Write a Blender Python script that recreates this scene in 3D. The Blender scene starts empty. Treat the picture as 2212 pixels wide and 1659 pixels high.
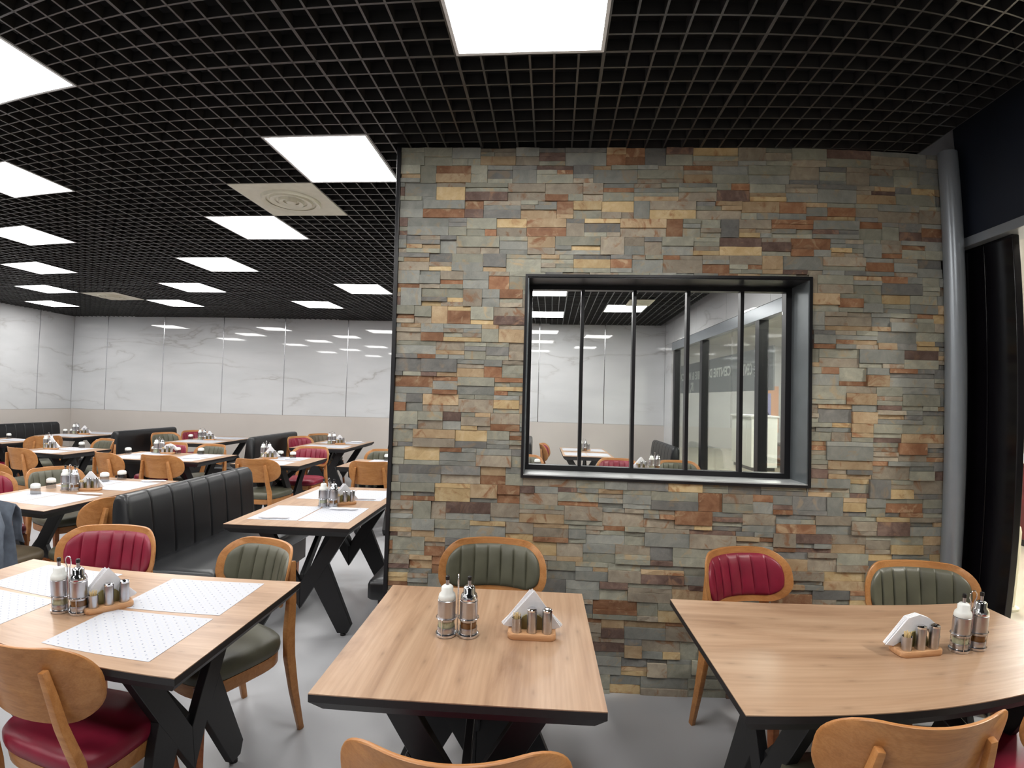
import bpy, bmesh, math, random
from mathutils import Vector, Matrix
PI = math.pi
sc = bpy.context.scene
COL = sc.collection

# ------------------------------------------------------------------ camera
K = 36.0 / 2212 * 1000          # mm on the sensor for 1000 px of the 2212 px frame
A1, A2, A3, A4 = 0.93180, -0.04360, -0.27818, 0.14505   # wide-angle lens curve, angle against image radius
cd = bpy.data.cameras.new('camera')
cd.sensor_fit = 'HORIZONTAL'; cd.sensor_width = 36.0; cd.sensor_height = 27.0
cd.lens = 17.4
cd.type = 'PANO'
cd.panorama_type = 'FISHEYE_LENS_POLYNOMIAL'
cd.fisheye_fov = PI
cd.fisheye_polynomial_k0 = 0.0
cd.fisheye_polynomial_k1 = -A1 / K
cd.fisheye_polynomial_k2 = -A2 / K ** 2
cd.fisheye_polynomial_k3 = -A3 / K ** 3
cd.fisheye_polynomial_k4 = -A4 / K ** 4
cd.clip_start = 0.02; cd.clip_end = 200
cam = bpy.data.objects.new('camera', cd); COL.objects.link(cam)
_p, _y, _r = 0.02707, 0.05421, -0.02588
R = (Matrix.Rotation(_y, 3, 'Z') @ Matrix.Rotation(_p, 3, 'X') @ Matrix.Rotation(_r, 3, 'Y'))
cx_, cy_, cz_ = R.col[0], R.col[1], R.col[2]
M3 = Matrix((cx_, cz_, -cy_)).transposed()
cam.matrix_world = Matrix.Translation((0, 0, 1.57)) @ M3.to_4x4()
sc.camera = cam

# ------------------------------------------------------------------ world, exposure
wd = bpy.data.worlds.new('world'); sc.world = wd; wd.use_nodes = True
wd.node_tree.nodes['Background'].inputs[0].default_value = (0.75, 0.82, 0.9, 1)
wd.node_tree.nodes['Background'].inputs[1].default_value = 0.12
sc.view_settings.view_transform = 'Standard'
sc.view_settings.look = 'None'
sc.view_settings.gamma = 1.0
sc.view_settings.exposure = 0.0
sc.view_settings.use_curve_mapping = False
PANEL_POWER = 23.0
sc.cycles.max_bounces = 7; sc.cycles.diffuse_bounces = 4; sc.cycles.glossy_bounces = 4; sc.cycles.transparent_max_bounces = 10
sc.cycles.caustics_reflective = False; sc.cycles.caustics_refractive = False
sc.cycles.use_adaptive_sampling = True; sc.cycles.adaptive_threshold = 0.1

CEIL = 2.962
YW = 2.78            # face of the stone wall
YB = 9.397           # marble back wall
XL = -9.30           # marble left wall
XR = 2.30            # right-hand shop front line
YR = -4.2            # rear wall, behind the camera

# ------------------------------------------------------------------ materials
def s2l(c):
    return tuple((v / 255 / 12.92) if v / 255 <= 0.04045 else ((v / 255 + 0.055) / 1.055) ** 2.4 for v in c)

class NT:
    def __init__(self, name):
        self.m = bpy.data.materials.new(name); self.m.use_nodes = True
        self.t = self.m.node_tree; self.b = self.t.nodes['Principled BSDF']
    def n(self, typ, **kw):
        nd = self.t.nodes.new(typ)
        for k, v in kw.items():
            if k in nd.inputs: nd.inputs[k].default_value = v
            else: setattr(nd, k, v)
        return nd
    def l(self, a, b): self.t.links.new(a, b)
    def p(self, **kw):
        for k, v in kw.items(): self.b.inputs[k.replace('_', ' ')].default_value = v
        return self
    def ramp(self, fac, stops):
        r = self.n('ShaderNodeValToRGB')
        e = r.color_ramp.elements
        while len(e) < len(stops): e.new(0.5)
        for el, (pos, c) in zip(e, stops):
            el.position = pos; el.color = (*c, 1)
        self.l(fac, r.inputs[0]); return r.outputs[0]
    def bump(self, h, strength=0.2, dist=0.01):
        b = self.n('ShaderNodeBump', Strength=strength, Distance=dist)
        self.l(h, b.inputs['Height']); self.l(b.outputs[0], self.b.inputs['Normal'])
    def mix(self, fac, a, b, mode='MIX'):
        m = self.n('ShaderNodeMix', data_type='RGBA', blend_type=mode)
        if isinstance(fac, float): m.inputs[0].default_value = fac
        else: self.l(fac, m.inputs[0])
        for s, i in ((a, 6), (b, 7)):
            if isinstance(s, tuple): m.inputs[i].default_value = (*s, 1)
            else: self.l(s, m.inputs[i])
        return m.outputs[2]

def plain(name, rgb, rough=0.5, metal=0.0, spec=0.5, noise=0.0, scale=20, bump=0.0, **kw):
    t = NT(name); t.p(Roughness=rough, Metallic=metal, Specular_IOR_Level=spec, **kw)
    c = s2l(rgb)
    tc = t.n('ShaderNodeTexCoord')
    nz = t.n('ShaderNodeTexNoise', Scale=scale, Detail=4.0)
    t.l(tc.outputs['Object'], nz.inputs['Vector'])
    lo = tuple(v * (1 - noise) for v in c); hi = tuple(min(1, v * (1 + noise)) for v in c)
    t.l(t.ramp(nz.outputs[0], [(0.3, lo), (0.7, hi)]), t.b.inputs['Base Color'])
    if bump: t.bump(nz.outputs[0], bump, 0.004)
    return t.m

def wood(name, dark, mid, light, scale=1.0, rough=0.4, knots=False, plank=0.0):
    t = NT(name); t.p(Roughness=rough, Specular_IOR_Level=0.4)
    tc = t.n('ShaderNodeTexCoord')
    mp = t.n('ShaderNodeMapping'); mp.inputs['Scale'].default_value = (1.1 * scale, 9 * scale, 9 * scale)
    oi = t.n('ShaderNodeObjectInfo')
    add = t.n('ShaderNodeVectorMath', operation='MULTIPLY_ADD')
    add.inputs[1].default_value = (7.3, 3.1, 1.7)
    cmb = t.n('ShaderNodeCombineXYZ')
    for i in range(3): t.l(oi.outputs['Random'], cmb.inputs[i])
    t.l(cmb.outputs[0], add.inputs[0]); t.l(tc.outputs['Object'], add.inputs[2])
    t.l(add.outputs[0], mp.inputs[0])
    n1 = t.n('ShaderNodeTexNoise', Scale=1.6, Detail=6.0, Roughness=0.6, Distortion=1.2)
    t.l(mp.outputs[0], n1.inputs['Vector'])
    mp2 = t.n('ShaderNodeMapping'); mp2.inputs['Scale'].default_value = (4 * scale, 160 * scale, 160 * scale)
    t.l(add.outputs[0], mp2.inputs[0])
    n2 = t.n('ShaderNodeTexNoise', Scale=1.0, Detail=3.0, Roughness=0.5)
    t.l(mp2.outputs[0], n2.inputs['Vector'])
    col = t.ramp(n1.outputs[0], [(0.28, s2l(dark)), (0.46, s2l(mid)), (0.72, s2l(light))])
    g = t.ramp(n2.outputs[0], [(0.35, (0.86, 0.84, 0.82)), (0.6, (1, 1, 1))])
    col = t.mix(0.8, col, g, 'MULTIPLY')
    if plank:
        sx = t.n('ShaderNodeSeparateXYZ'); t.l(tc.outputs['Object'], sx.inputs[0])
        d = t.n('ShaderNodeMath', operation='DIVIDE'); t.l(sx.outputs[1], d.inputs[0]); d.inputs[1].default_value = plank
        fl = t.n('ShaderNodeMath', operation='FLOOR'); t.l(d.outputs[0], fl.inputs[0])
        wn = t.n('ShaderNodeTexWhiteNoise', noise_dimensions='1D'); t.l(fl.outputs[0], wn.inputs['W'])
        pc = t.ramp(wn.outputs[0], [(0.0, (0.86, 0.84, 0.82)), (1.0, (1, 1, 1))])
        col = t.mix(1.0, col, pc, 'MULTIPLY')
    if knots:
        mk = t.n('ShaderNodeMapping'); mk.inputs['Scale'].default_value = (2.2, 6.5, 1)
        t.l(add.outputs[0], mk.inputs[0])
        vo = t.n('ShaderNodeTexVoronoi', Scale=1.5, voronoi_dimensions='2D'); t.l(mk.outputs[0], vo.inputs['Vector'])
        kf = t.ramp(vo.outputs['Distance'], [(0.01, (1, 1, 1)), (0.06, (0.35, 0.35, 0.35)), (0.17, (0, 0, 0))])
        mm = t.n('ShaderNodeMath', operation='MULTIPLY'); t.l(kf, mm.inputs[0]); mm.inputs[1].default_value = 0.55
        col = t.mix(mm.outputs[0], col, s2l(tuple(int(v * 0.8) for v in dark)))
    t.l(col, t.b.inputs['Base Color'])
    t.bump(n2.outputs[0], 0.05, 0.001)
    return t.m

def leather(name, rgb, rough=0.42):
    t = NT(name); t.p(Roughness=rough, Specular_IOR_Level=0.5)
    tc = t.n('ShaderNodeTexCoord')
    vo = t.n('ShaderNodeTexVoronoi', Scale=420.0); t.l(tc.outputs['Object'], vo.inputs['Vector'])
    nz = t.n('ShaderNodeTexNoise', Scale=9.0, Detail=3.0); t.l(tc.outputs['Object'], nz.inputs['Vector'])
    c = s2l(rgb)
    t.l(t.ramp(nz.outputs[0], [(0.3, tuple(v * 0.82 for v in c)), (0.7, tuple(v * 1.12 for v in c))]), t.b.inputs['Base Color'])
    t.bump(vo.outputs['Distance'], 0.12, 0.001)
    return t.m

def emit(name, rgb, power):
    t = NT(name); t.t.nodes.remove(t.b)
    e = t.n('ShaderNodeEmission', Strength=power); e.inputs[0].default_value = (*rgb, 1)
    t.l(e.outputs[0], t.t.nodes['Material Output'].inputs[0]); return t.m

def pane_glass(name, tint=(0.93, 0.96, 0.95), f0=0.04, rough=0.0):
    """thin glass: clear view through, mirror share rising towards grazing angles on either side"""
    t = NT(name); t.t.nodes.remove(t.b)
    tr = t.n('ShaderNodeBsdfTransparent'); tr.inputs[0].default_value = (*tint, 1)
    gl = t.n('ShaderNodeBsdfGlossy', Roughness=rough)
    lw = t.n('ShaderNodeLayerWeight', Blend=0.5)
    pw = t.n('ShaderNodeMath', operation='POWER'); t.l(lw.outputs['Facing'], pw.inputs[0]); pw.inputs[1].default_value = 5.0
    ma = t.n('ShaderNodeMath', operation='MULTIPLY_ADD'); t.l(pw.outputs[0], ma.inputs[0]); ma.inputs[1].default_value = 1 - f0; ma.inputs[2].default_value = f0
    mx = t.n('ShaderNodeMixShader'); t.l(ma.outputs[0], mx.inputs[0])
    t.l(tr.outputs[0], mx.inputs[1]); t.l(gl.outputs[0], mx.inputs[2])
    t.l(mx.outputs[0], t.t.nodes['Material Output'].inputs[0]); return t.m

def marble(name):
    t = NT(name); t.p(Roughness=0.03, Specular_IOR_Level=0.55)
    ge = t.n('ShaderNodeNewGeometry')
    mp = t.n('ShaderNodeMapping'); mp.inputs['Rotation'].default_value = (0, PI * 0.30, 0.5); mp.inputs['Scale'].default_value = (0.45, 0.6, 1.9)
    t.l(ge.outputs['Position'], mp.inputs[0])
    n1 = t.n('ShaderNodeTexNoise', Scale=1.1, Detail=7.0, Roughness=0.5, Distortion=0.35); t.l(mp.outputs[0], n1.inputs['Vector'])
    sb = t.n('ShaderNodeMath', operation='SUBTRACT'); t.l(n1.outputs[0], sb.inputs[0]); sb.inputs[1].default_value = 0.5
    ab = t.n('ShaderNodeMath', operation='ABSOLUTE'); t.l(sb.outputs[0], ab.inputs[0])
    vein = t.ramp(ab.outputs[0], [(0.0, (0.62, 0.62, 0.62)), (0.012, (0.16, 0.16, 0.16)), (0.045, (0, 0, 0))])
    n2 = t.n('ShaderNodeTexNoise', Scale=0.9, Detail=3.0); t.l(mp.outputs[0], n2.inputs['Vector'])
    msk = t.ramp(n2.outputs[0], [(0.45, (0, 0, 0)), (0.62, (1, 1, 1))])
    vf = t.mix(1.0, vein, msk, 'MULTIPLY')
    n3 = t.n('ShaderNodeTexNoise', Scale=1.6, Detail=4.0); t.l(mp.outputs[0], n3.inputs['Vector'])
    base = t.ramp(n3.outputs[0], [(0.3, s2l((202, 204, 206))), (0.7, s2l((214, 215, 217)))])
    t.l(t.mix(vf, base, s2l((158, 155, 152))), t.b.inputs['Base Color'])
    return t.m

def stone(name, a, b, c, stain):
    """split slate: a main colour that drifts from piece to piece, with rusty or pale stains"""
    t = NT(name); t.p(Roughness=0.62, Specular_IOR_Level=0.35)
    ge = t.n('ShaderNodeNewGeometry')
    n1 = t.n('ShaderNodeTexNoise', Scale=14.0, Detail=6.0, Roughness=0.65, Distortion=0.6)
    off = t.n('ShaderNodeVectorMath', operation='MULTIPLY_ADD')
    off.inputs[1].default_value = (31, 17, 23)
    cmb = t.n('ShaderNodeCombineXYZ')
    for i in range(3): t.l(ge.outputs['Random Per Island'], cmb.inputs[i])
    oi = t.n('ShaderNodeObjectInfo')
    t.l(cmb.outputs[0], off.inputs[0]); t.l(ge.outputs['Position'], off.inputs[2])
    t.l(off.outputs[0], n1.inputs['Vector'])
    col = t.ramp(n1.outputs[0], [(0.3, s2l(a)), (0.5, s2l(b)), (0.68, s2l(c))])
    n2 = t.n('ShaderNodeTexNoise', Scale=9.0, Detail=4.0, Roughness=0.6, Distortion=1.5); t.l(off.outputs[0], n2.inputs['Vector'])
    sf = t.ramp(n2.outputs[0], [(0.56, (0, 0, 0)), (0.68, (1, 1, 1))])
    col = t.mix(sf, col, s2l(stain))
    wn = t.n('ShaderNodeTexWhiteNoise', noise_dimensions='3D'); t.l(off.outputs[0], wn.inputs['Vector'])
    rv = t.n('ShaderNodeMath', operation='ADD'); t.l(ge.outputs['Random Per Island'], rv.inputs[0]); t.l(oi.outputs['Random'], rv.inputs[1])
    fr = t.n('ShaderNodeMath', operation='FRACT'); t.l(rv.outputs[0], fr.inputs[0])
    vv = t.ramp(fr.outputs[0], [(0.0, (0.70, 0.70, 0.70)), (1.0, (1.10, 1.10, 1.10))])
    t.l(t.mix(1.0, col, vv, 'MULTIPLY'), t.b.inputs['Base Color'])
    n3 = t.n('ShaderNodeTexNoise', Scale=55.0, Detail=5.0, Roughness=0.7); t.l(ge.outputs['Position'], n3.inputs['Vector'])
    t.bump(n3.outputs[0], 0.5, 0.004)
    return t.m

def placemat_paper():
    t = NT('placemat_paper'); t.p(Roughness=0.6)
    tc = t.n('ShaderNodeTexCoord')
    def dots(off, cell, r0, r1):
        mp = t.n('ShaderNodeMapping'); mp.inputs['Location'].default_value = (off[0], off[1], 0); mp.inputs['Scale'].default_value = (1 / cell, 1 / cell, 0)
        t.l(tc.outputs['Object'], mp.inputs[0])
        fr = t.n('ShaderNodeVectorMath', operation='FRACTION'); t.l(mp.outputs[0], fr.inputs[0])
        sb = t.n('ShaderNodeVectorMath', operation='SUBTRACT'); t.l(fr.outputs[0], sb.inputs[0]); sb.inputs[1].default_value = (0.5, 0.5, 0)
        ab = t.n('ShaderNodeVectorMath', operation='ABSOLUTE'); t.l(sb.outputs[0], ab.inputs[0])
        return ab
    ab = dots((0, 0), 0.042, 0, 0)
    ln = t.n('ShaderNodeVectorMath', operation='LENGTH'); t.l(ab.outputs[0], ln.inputs[0])
    d1 = t.ramp(ln.outputs['Value'], [(0.055, (1, 1, 1)), (0.075, (0, 0, 0))])
    ab2 = dots((0.5, 0.5), 0.042, 0, 0)
    sx = t.n('ShaderNodeSeparateXYZ'); t.l(ab2.outputs[0], sx.inputs[0])
    mn = t.n('ShaderNodeMath', operation='MINIMUM'); t.l(sx.outputs[0], mn.inputs[0]); t.l(sx.outputs[1], mn.inputs[1])
    mxx = t.n('ShaderNodeMath', operation='MAXIMUM'); t.l(sx.outputs[0], mxx.inputs[0]); t.l(sx.outputs[1], mxx.inputs[1])
    pr = t.n('ShaderNodeMath', operation='MULTIPLY_ADD'); t.l(mn.outputs[0], pr.inputs[0]); pr.inputs[1].default_value = 4.0; t.l(mxx.outputs[0], pr.inputs[2])
    d2 = t.ramp(pr.outputs[0], [(0.11, (1, 1, 1)), (0.16, (0, 0, 0))])
    d3 = t.ramp(ln.outputs['Value'], [(0.30, (0, 0, 0)), (0.36, (0.35, 0.35, 0.35)), (0.42, (0.35, 0.35, 0.35)), (0.48, (0, 0, 0))])
    white = s2l((184, 185, 190))
    c = t.mix(d3, white, s2l((172, 178, 196)))
    c = t.mix(d2, c, s2l((124, 132, 158)))
    c = t.mix(d1, c, s2l((102, 110, 138)))
    t.l(c, t.b.inputs['Base Color'])
    return t.m

M = {}
M['oak'] = wood('oak_laminate', (146, 113, 88), (173, 141, 114), (186, 156, 129), 0.6, 0.33, True, 0.13)
M['beech'] = wood('beech_plywood', (160, 106, 60), (176, 120, 70), (190, 136, 84), 1.6, 0.36)
M['leg_wood'] = wood('dark_beech', (138, 78, 46), (160, 96, 58), (176, 112, 70), 2.0, 0.4)  # darker, redder beech tone
M['tray_wood'] = wood('tray_beech', (176, 128, 88), (200, 152, 110), (214, 168, 126), 4.0, 0.5)
M['edge'] = plain('black_laminate_edge', (24, 21, 23), 0.5, noise=0.15, scale=30)
M['metal'] = plain('black_powder_coat', (19, 19, 22), 0.45, noise=0.2, scale=60, bump=0.05)
M['red'] = leather('burgundy_leatherette', (132, 28, 52), 0.38)
M['green'] = leather('olive_leatherette', (88, 87, 72), 0.42)
M['olive'] = leather('brown_olive_leatherette', (98, 86, 68), 0.45)
M['black'] = leather('black_leatherette', (18, 19, 22), 0.36)
M['bench_wood'] = plain('dark_brown_panel', (52, 40, 36), 0.5, noise=0.2, scale=12)
M['marble'] = marble('veined_marble_tile')
M['wains'] = plain('greige_wall_tile', (199, 192, 186), 0.35, noise=0.04, scale=1.2)
M['floor'] = plain('grey_resin_floor', (170, 171, 174), 0.3, noise=0.06, scale=0.8, bump=0.0)
M['steel'] = plain('brushed_steel', (190, 190, 194), 0.28, 1.0, noise=0.06, scale=40)
M['chrome'] = plain('polished_steel', (225, 225, 228), 0.1, 1.0, noise=0.02)
M['column'] = plain('satin_grey_metal', (146, 152, 158), 0.3, 0.35, noise=0.05, scale=5)
M['trim'] = plain('aluminium_trim', (200, 200, 204), 0.22, 1.0, noise=0.05)
M['grid'] = plain('dark_grid_paint', (98, 96, 95), 0.34, 0.85, noise=0.06, scale=3)
M['void'] = plain('black_ceiling_void', (10, 10, 12), 0.9, noise=0.2)
M['frame_black'] = plain('black_window_frame', (22, 21, 24), 0.35, noise=0.15, scale=8)
M['reveal'] = plain('grey_metal_reveal', (112, 118, 121), 0.35, 0.4, noise=0.1, scale=6)
M['sill'] = plain('metal_sill_painted_light', (196, 198, 198), 0.3, 0.2, noise=0.06, scale=6)  # reveal metal made lighter: reflected light is put into the colour
M['glass'] = pane_glass('clear_pane', (0.985, 0.99, 0.985), 0.03)
M['shop_glass'] = pane_glass('shopfront_pane', (0.90, 0.93, 0.91), 0.10)
M['navy'] = plain('navy_painted_fascia', (32, 38, 50), 0.55, noise=0.12, scale=3)
M['blackgloss'] = plain('black_gloss_panel', (14, 12, 16), 0.16, noise=0.2, scale=3)
M['white'] = plain('white_paint', (222, 222, 222), 0.5, noise=0.02)
M['vent'] = plain('cream_vent_plate', (222, 218, 200), 0.5, noise=0.04)
M['paper'] = placemat_paper()
M['napkin'] = plain('white_paper_napkin', (236, 236, 240), 0.8, noise=0.03, scale=60, bump=0.1)
M['cloth_white'] = plain('white_plastic', (224, 226, 222), 0.4, noise=0.02)
M['bottle'] = pane_glass('bottle_glass', (0.9, 0.93, 0.92), 0.06)
M['oil'] = plain('amber_oil', (122, 74, 22), 0.12, noise=0.1)
M['vinegar'] = plain('pale_dressing', (190, 188, 160), 0.15, noise=0.05)
M['blackplastic'] = plain('black_plastic', (18, 18, 20), 0.4, noise=0.1)
M['pick'] = plain('pale_pick_wood', (226, 202, 150), 0.6, noise=0.1)
M['oliveboard'] = plain('olive_napkin_board', (150, 138, 88), 0.5, noise=0.08)
M['mortar'] = plain('dark_mortar', (58, 52, 46), 0.9, noise=0.3, scale=30)
M['denim'] = plain('grey_denim', (92, 100, 112), 0.9, noise=0.18, scale=18, bump=0.4)
M['blue'] = plain('blue_cloth', (36, 52, 120), 0.9, noise=0.2, scale=14)
M['grey_wall'] = plain('light_grey_wall', (176, 176, 178), 0.6, noise=0.04, scale=2)
M['mall_floor'] = plain('beige_mall_tile', (186, 178, 160), 0.15, noise=0.06, scale=1)
M['mall_wall'] = plain('cream_shop_wall', (206, 200, 176), 0.6, noise=0.05, scale=1)
M['brown'] = plain('brown_fascia', (120, 74, 48), 0.5, noise=0.1, scale=3)
M['darkred'] = plain('dark_red_counter', (84, 22, 26), 0.35, noise=0.1, scale=4)
M['sign'] = plain('grey_sign_panel', (92, 95, 98), 0.4, noise=0.05)
M['orange'] = plain('orange_poster', (206, 150, 112), 0.6, noise=0.06)
M['poster_blue'] = plain('lilac_poster', (150, 150, 200), 0.6, noise=0.1)
M['poster_dark'] = plain('dark_poster_ink', (60, 60, 90), 0.6, noise=0.1)
M['lamp'] = emit('light_panel_diffuser', (1.0, 0.985, 0.96), PANEL_POWER)
M['added_mall_lamp'] = emit('added_mall_lamp', (1.0, 0.97, 0.9), 230.0)
M['shop_lit'] = emit('lit_shop_interior', (1.0, 0.96, 0.82), 0.9)
STONES = [
    (stone('stone_grey_green', (141, 141, 128), (156, 155, 140), (171, 168, 151), (175, 156, 126)), 27),
    (stone('stone_blue_grey', (132, 134, 128), (146, 147, 140), (158, 157, 148), (160, 146, 124)), 22),
    (stone('stone_warm_grey', (143, 133, 118), (160, 149, 132), (175, 164, 144), (148, 113, 86)), 22),
    (stone('stone_tan', (165, 139, 107), (180, 155, 122), (193, 171, 139), (150, 105, 73)), 12),
    (stone('stone_rust', (131, 90, 64), (152, 110, 81), (171, 134, 104), (186, 158, 126)), 9),
    (stone('stone_dark_brown', (94, 73, 66), (113, 92, 83), (135, 113, 102), (150, 118, 96)), 5),
    (stone('stone_slate', (110, 110, 107), (126, 125, 121), (139, 137, 131), (144, 132, 116)), 11),
    (stone('stone_ochre', (188, 160, 116), (201, 175, 131), (212, 190, 150), (169, 128, 88)), 5),
]

# ------------------------------------------------------------------ mesh helpers
class MB:
    def __init__(self): self.v = []; self.f = []; self.m = []
    def add(self, vs, fs, mi=0):
        o = len(self.v); self.v += [tuple(p) for p in vs]
        for f in fs: self.f.append(tuple(i + o for i in f)); self.m.append(mi)
        return self
    def box(self, x0, x1, y0, y1, z0, z1, mi=0):
        return self.add([(x0, y0, z0), (x1, y0, z0), (x1, y1, z0), (x0, y1, z0), (x0, y0, z1), (x1, y0, z1), (x1, y1, z1), (x0, y1, z1)],
                        [(3, 2, 1, 0), (4, 5, 6, 7), (0, 1, 5, 4), (1, 2, 6, 5), (2, 3, 7, 6), (3, 0, 4, 7)], mi)
    def prism(self, poly, a0, a1, axis='x', mi=0):
        """poly in the plane across the axis: x -> (y,z), y -> (x,z), z -> (x,y)"""
        n = len(poly)
        def P(p, a): return {'x': (a, p[0], p[1]), 'y': (p[0], a, p[1]), 'z': (p[0], p[1], a)}[axis]
        vs = [P(p, a0) for p in poly] + [P(p, a1) for p in poly]
        fs = [tuple(range(n - 1, -1, -1)), tuple(range(n, 2 * n))] + [(i, (i + 1) % n, n + (i + 1) % n, n + i) for i in range(n)]
        return self.add(vs, fs, mi)
    def lathe(self, prof, n=20, c=(0, 0, 0), mi=0, cap=True):
        vs = []; fs = []
        for r, z in prof:
            for k in range(n):
                a = 2 * PI * k / n; vs.append((c[0] + r * math.cos(a), c[1] + r * math.sin(a), c[2] + z))
        for i in range(len(prof) - 1):
            for k in range(n):
                k2 = (k + 1) % n; fs.append((i * n + k, i * n + k2, (i + 1) * n + k2, (i + 1) * n + k))
        if cap:
            fs.append(tuple(range(n - 1, -1, -1))); fs.append(tuple((len(prof) - 1) * n + k for k in range(n)))
        return self.add(vs, fs, mi)
    def tube(self, pts, r, n=10, mi=0, sect=None, up=(0, 0, 1)):
        """sweep a circle (or a rectangle sect=(half a, half b)) along points; r may be a list"""
        P = [Vector(p) for p in pts]; rr = r if isinstance(r, (list, tuple)) else [r] * len(P)
        vs = []; fs = []
        for i, p in enumerate(P):
            t = (P[min(i + 1, len(P) - 1)] - P[max(i - 1, 0)]).normalized()
            u = Vector(up)
            if abs(t.dot(u)) > 0.95: u = Vector((1, 0, 0))
            a = t.cross(u).normalized(); b = a.cross(t).normalized()
            if sect:
                sa, sb = sect[0] * rr[i], sect[1] * rr[i]
                ring = [p + a * sa + b * sb, p - a * sa + b * sb, p - a * sa - b * sb, p + a * sa - b * sb]
            else:
                ring = [p + a * rr[i] * math.cos(2 * PI * k / n) + b * rr[i] * math.sin(2 * PI * k / n) for k in range(n)]
            vs += ring
        m = 4 if sect else n
        for i in range(len(P) - 1):
            for k in range(m):
                k2 = (k + 1) % m; fs.append((i * m + k, (i + 1) * m + k, (i + 1) * m + k2, i * m + k2))
        fs.append(tuple(range(m))); fs.append(tuple((len(P) - 1) * m + k for k in range(m - 1, -1, -1)))
        return self.add(vs, fs, mi)
    def rings(self, rings, mi=0, cap0=True, cap1=True):
        n = len(rings[0]); vs = [p for r in rings for p in r]; fs = []
        for i in range(len(rings) - 1):
            for k in range(n):
                k2 = (k + 1) % n; fs.append((i * n + k, i * n + k2, (i + 1) * n + k2, (i + 1) * n + k))
        if cap0: fs.append(tuple(range(n - 1, -1, -1)))
        if cap1: fs.append(tuple((len(rings) - 1) * n + k for k in range(n)))
        return self.add(vs, fs, mi)
    def sheet(self, fn, nu, nv, mi=0):
        vs = [fn(i / nu, j / nv) for j in range(nv + 1) for i in range(nu + 1)]
        fs = [(j * (nu + 1) + i, j * (nu + 1) + i + 1, (j + 1) * (nu + 1) + i + 1, (j + 1) * (nu + 1) + i) for j in range(nv) for i in range(nu)]
        return self.add(vs, fs, mi)
    def mesh(self, name, mats, smooth=False, bevel=0.0, seg=2, fix=True):
        me = bpy.data.meshes.new(name); me.from_pydata(self.v, [], self.f)
        for m in (mats if isinstance(mats, (list, tuple)) else [mats]): me.materials.append(m)
        if any(self.m): me.polygons.foreach_set('material_index', self.m)
        if fix or bevel:
            bm = bmesh.new(); bm.from_mesh(me)
            if fix: bmesh.ops.recalc_face_normals(bm, faces=bm.faces)
            if bevel:
                es = [e for e in bm.edges if len(e.link_faces) == 2 and e.calc_face_angle(0) > 0.5]
                bmesh.ops.bevel(bm, geom=es, offset=bevel, segments=seg, affect='EDGES', profile=0.5, clamp_overlap=True)
            bm.to_mesh(me); bm.free()
        if smooth:
            me.polygons.foreach_set('use_smooth', [True] * len(me.polygons))
            me.set_sharp_from_angle(angle=math.radians(50 if smooth is True else smooth))
        me.update(); return me

def link(name, data, parent=None, loc=(0, 0, 0), rz=0.0):
    o = bpy.data.objects.new(name, data); COL.objects.link(o)
    if parent: o.parent = parent
    o.location = loc; o.rotation_euler = (0, 0, rz); return o
def tag(o, label=None, cat=None, group=None, kind=None):
    if label: o['label'] = label
    if cat: o['category'] = cat
    if group: o['group'] = group
    if kind: o['kind'] = kind
    return o
def thing(name, label, cat, loc=(0, 0, 0), rz=0.0, group=None):
    return tag(link(name, None, None, loc, rz), label, cat, group)
def struct(name, me): return tag(link(name, me), kind='structure')

CACHE = {}
def cached(key, fn):
    if key not in CACHE: CACHE[key] = fn()
    return CACHE[key]

def rrect(w, h, r, n=6, cx=0, cy=0):
    pts = []
    for sx, sy, a0 in ((1, 1, 0), (-1, 1, PI / 2), (-1, -1, PI), (1, -1, 1.5 * PI)):
        for k in range(n + 1):
            a = a0 + PI / 2 * k / n
            pts.append((cx + sx * (w / 2 - r) + r * math.cos(a), cy + sy * (h / 2 - r) + r * math.sin(a)))
    return pts

def even(poly, n):
    """n points spread evenly round a closed outline"""
    L = [0.0]
    for a, b in zip(poly, poly[1:] + poly[:1]): L.append(L[-1] + math.hypot(b[0] - a[0], b[1] - a[1]))
    out = []; k = 0; P = poly + poly[:1]
    for i in range(n):
        d = L[-1] * i / n
        while L[k + 1] < d: k += 1
        f = (d - L[k]) / max(1e-9, L[k + 1] - L[k])
        out.append((P[k][0] + (P[k + 1][0] - P[k][0]) * f, P[k][1] + (P[k + 1][1] - P[k][1]) * f))
    return out

# ------------------------------------------------------------------ the room shell
struct('floor', MB().box(XL - 0.2, XR, YR - 0.2, YB + 0.2, -0.1, 0).mesh('floor', M['floor']))

# ceiling: black slab high up, open-cell grid panels hung below it
ceiling = struct('ceiling', MB().box(XL - 0.2, XR + 0.15, YR - 0.2, YB + 0.2, 3.5, 3.6).mesh('ceiling', M['void']))
GX, GY, GA, TW = -1.5574, 2.6424, -0.0249, 0.6
def gpt(i, j):
    x, y = i * TW, j * TW
    return (GX + x * math.cos(GA) - y * math.sin(GA), GY + x * math.sin(GA) + y * math.cos(GA))
LIGHTS = [(2, -2), (0, 0), (-2, 2), (-4, 4), (-6, 6), (-8, 8), (-2, -2), (-4, 0), (-6, 2), (-8, 4), (-10, 6), (-12, 8),
          (-2, 6), (-4, 8), (2, 6), (4, 8), (2, 9), (0, 4), (2, 2), (4, 4), (0, 8),
          (4, -4), (0, -4), (-4, -4), (-6, -2), (-8, 0), (-10, 2), (-12, 4), (-2, -6), (-6, -6), (-8, -4), (-10, -2), (-2, -10), (-4, -8)]
VENTS = [(-1, 1), (-9, 7), (-5, -3)]
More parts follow.
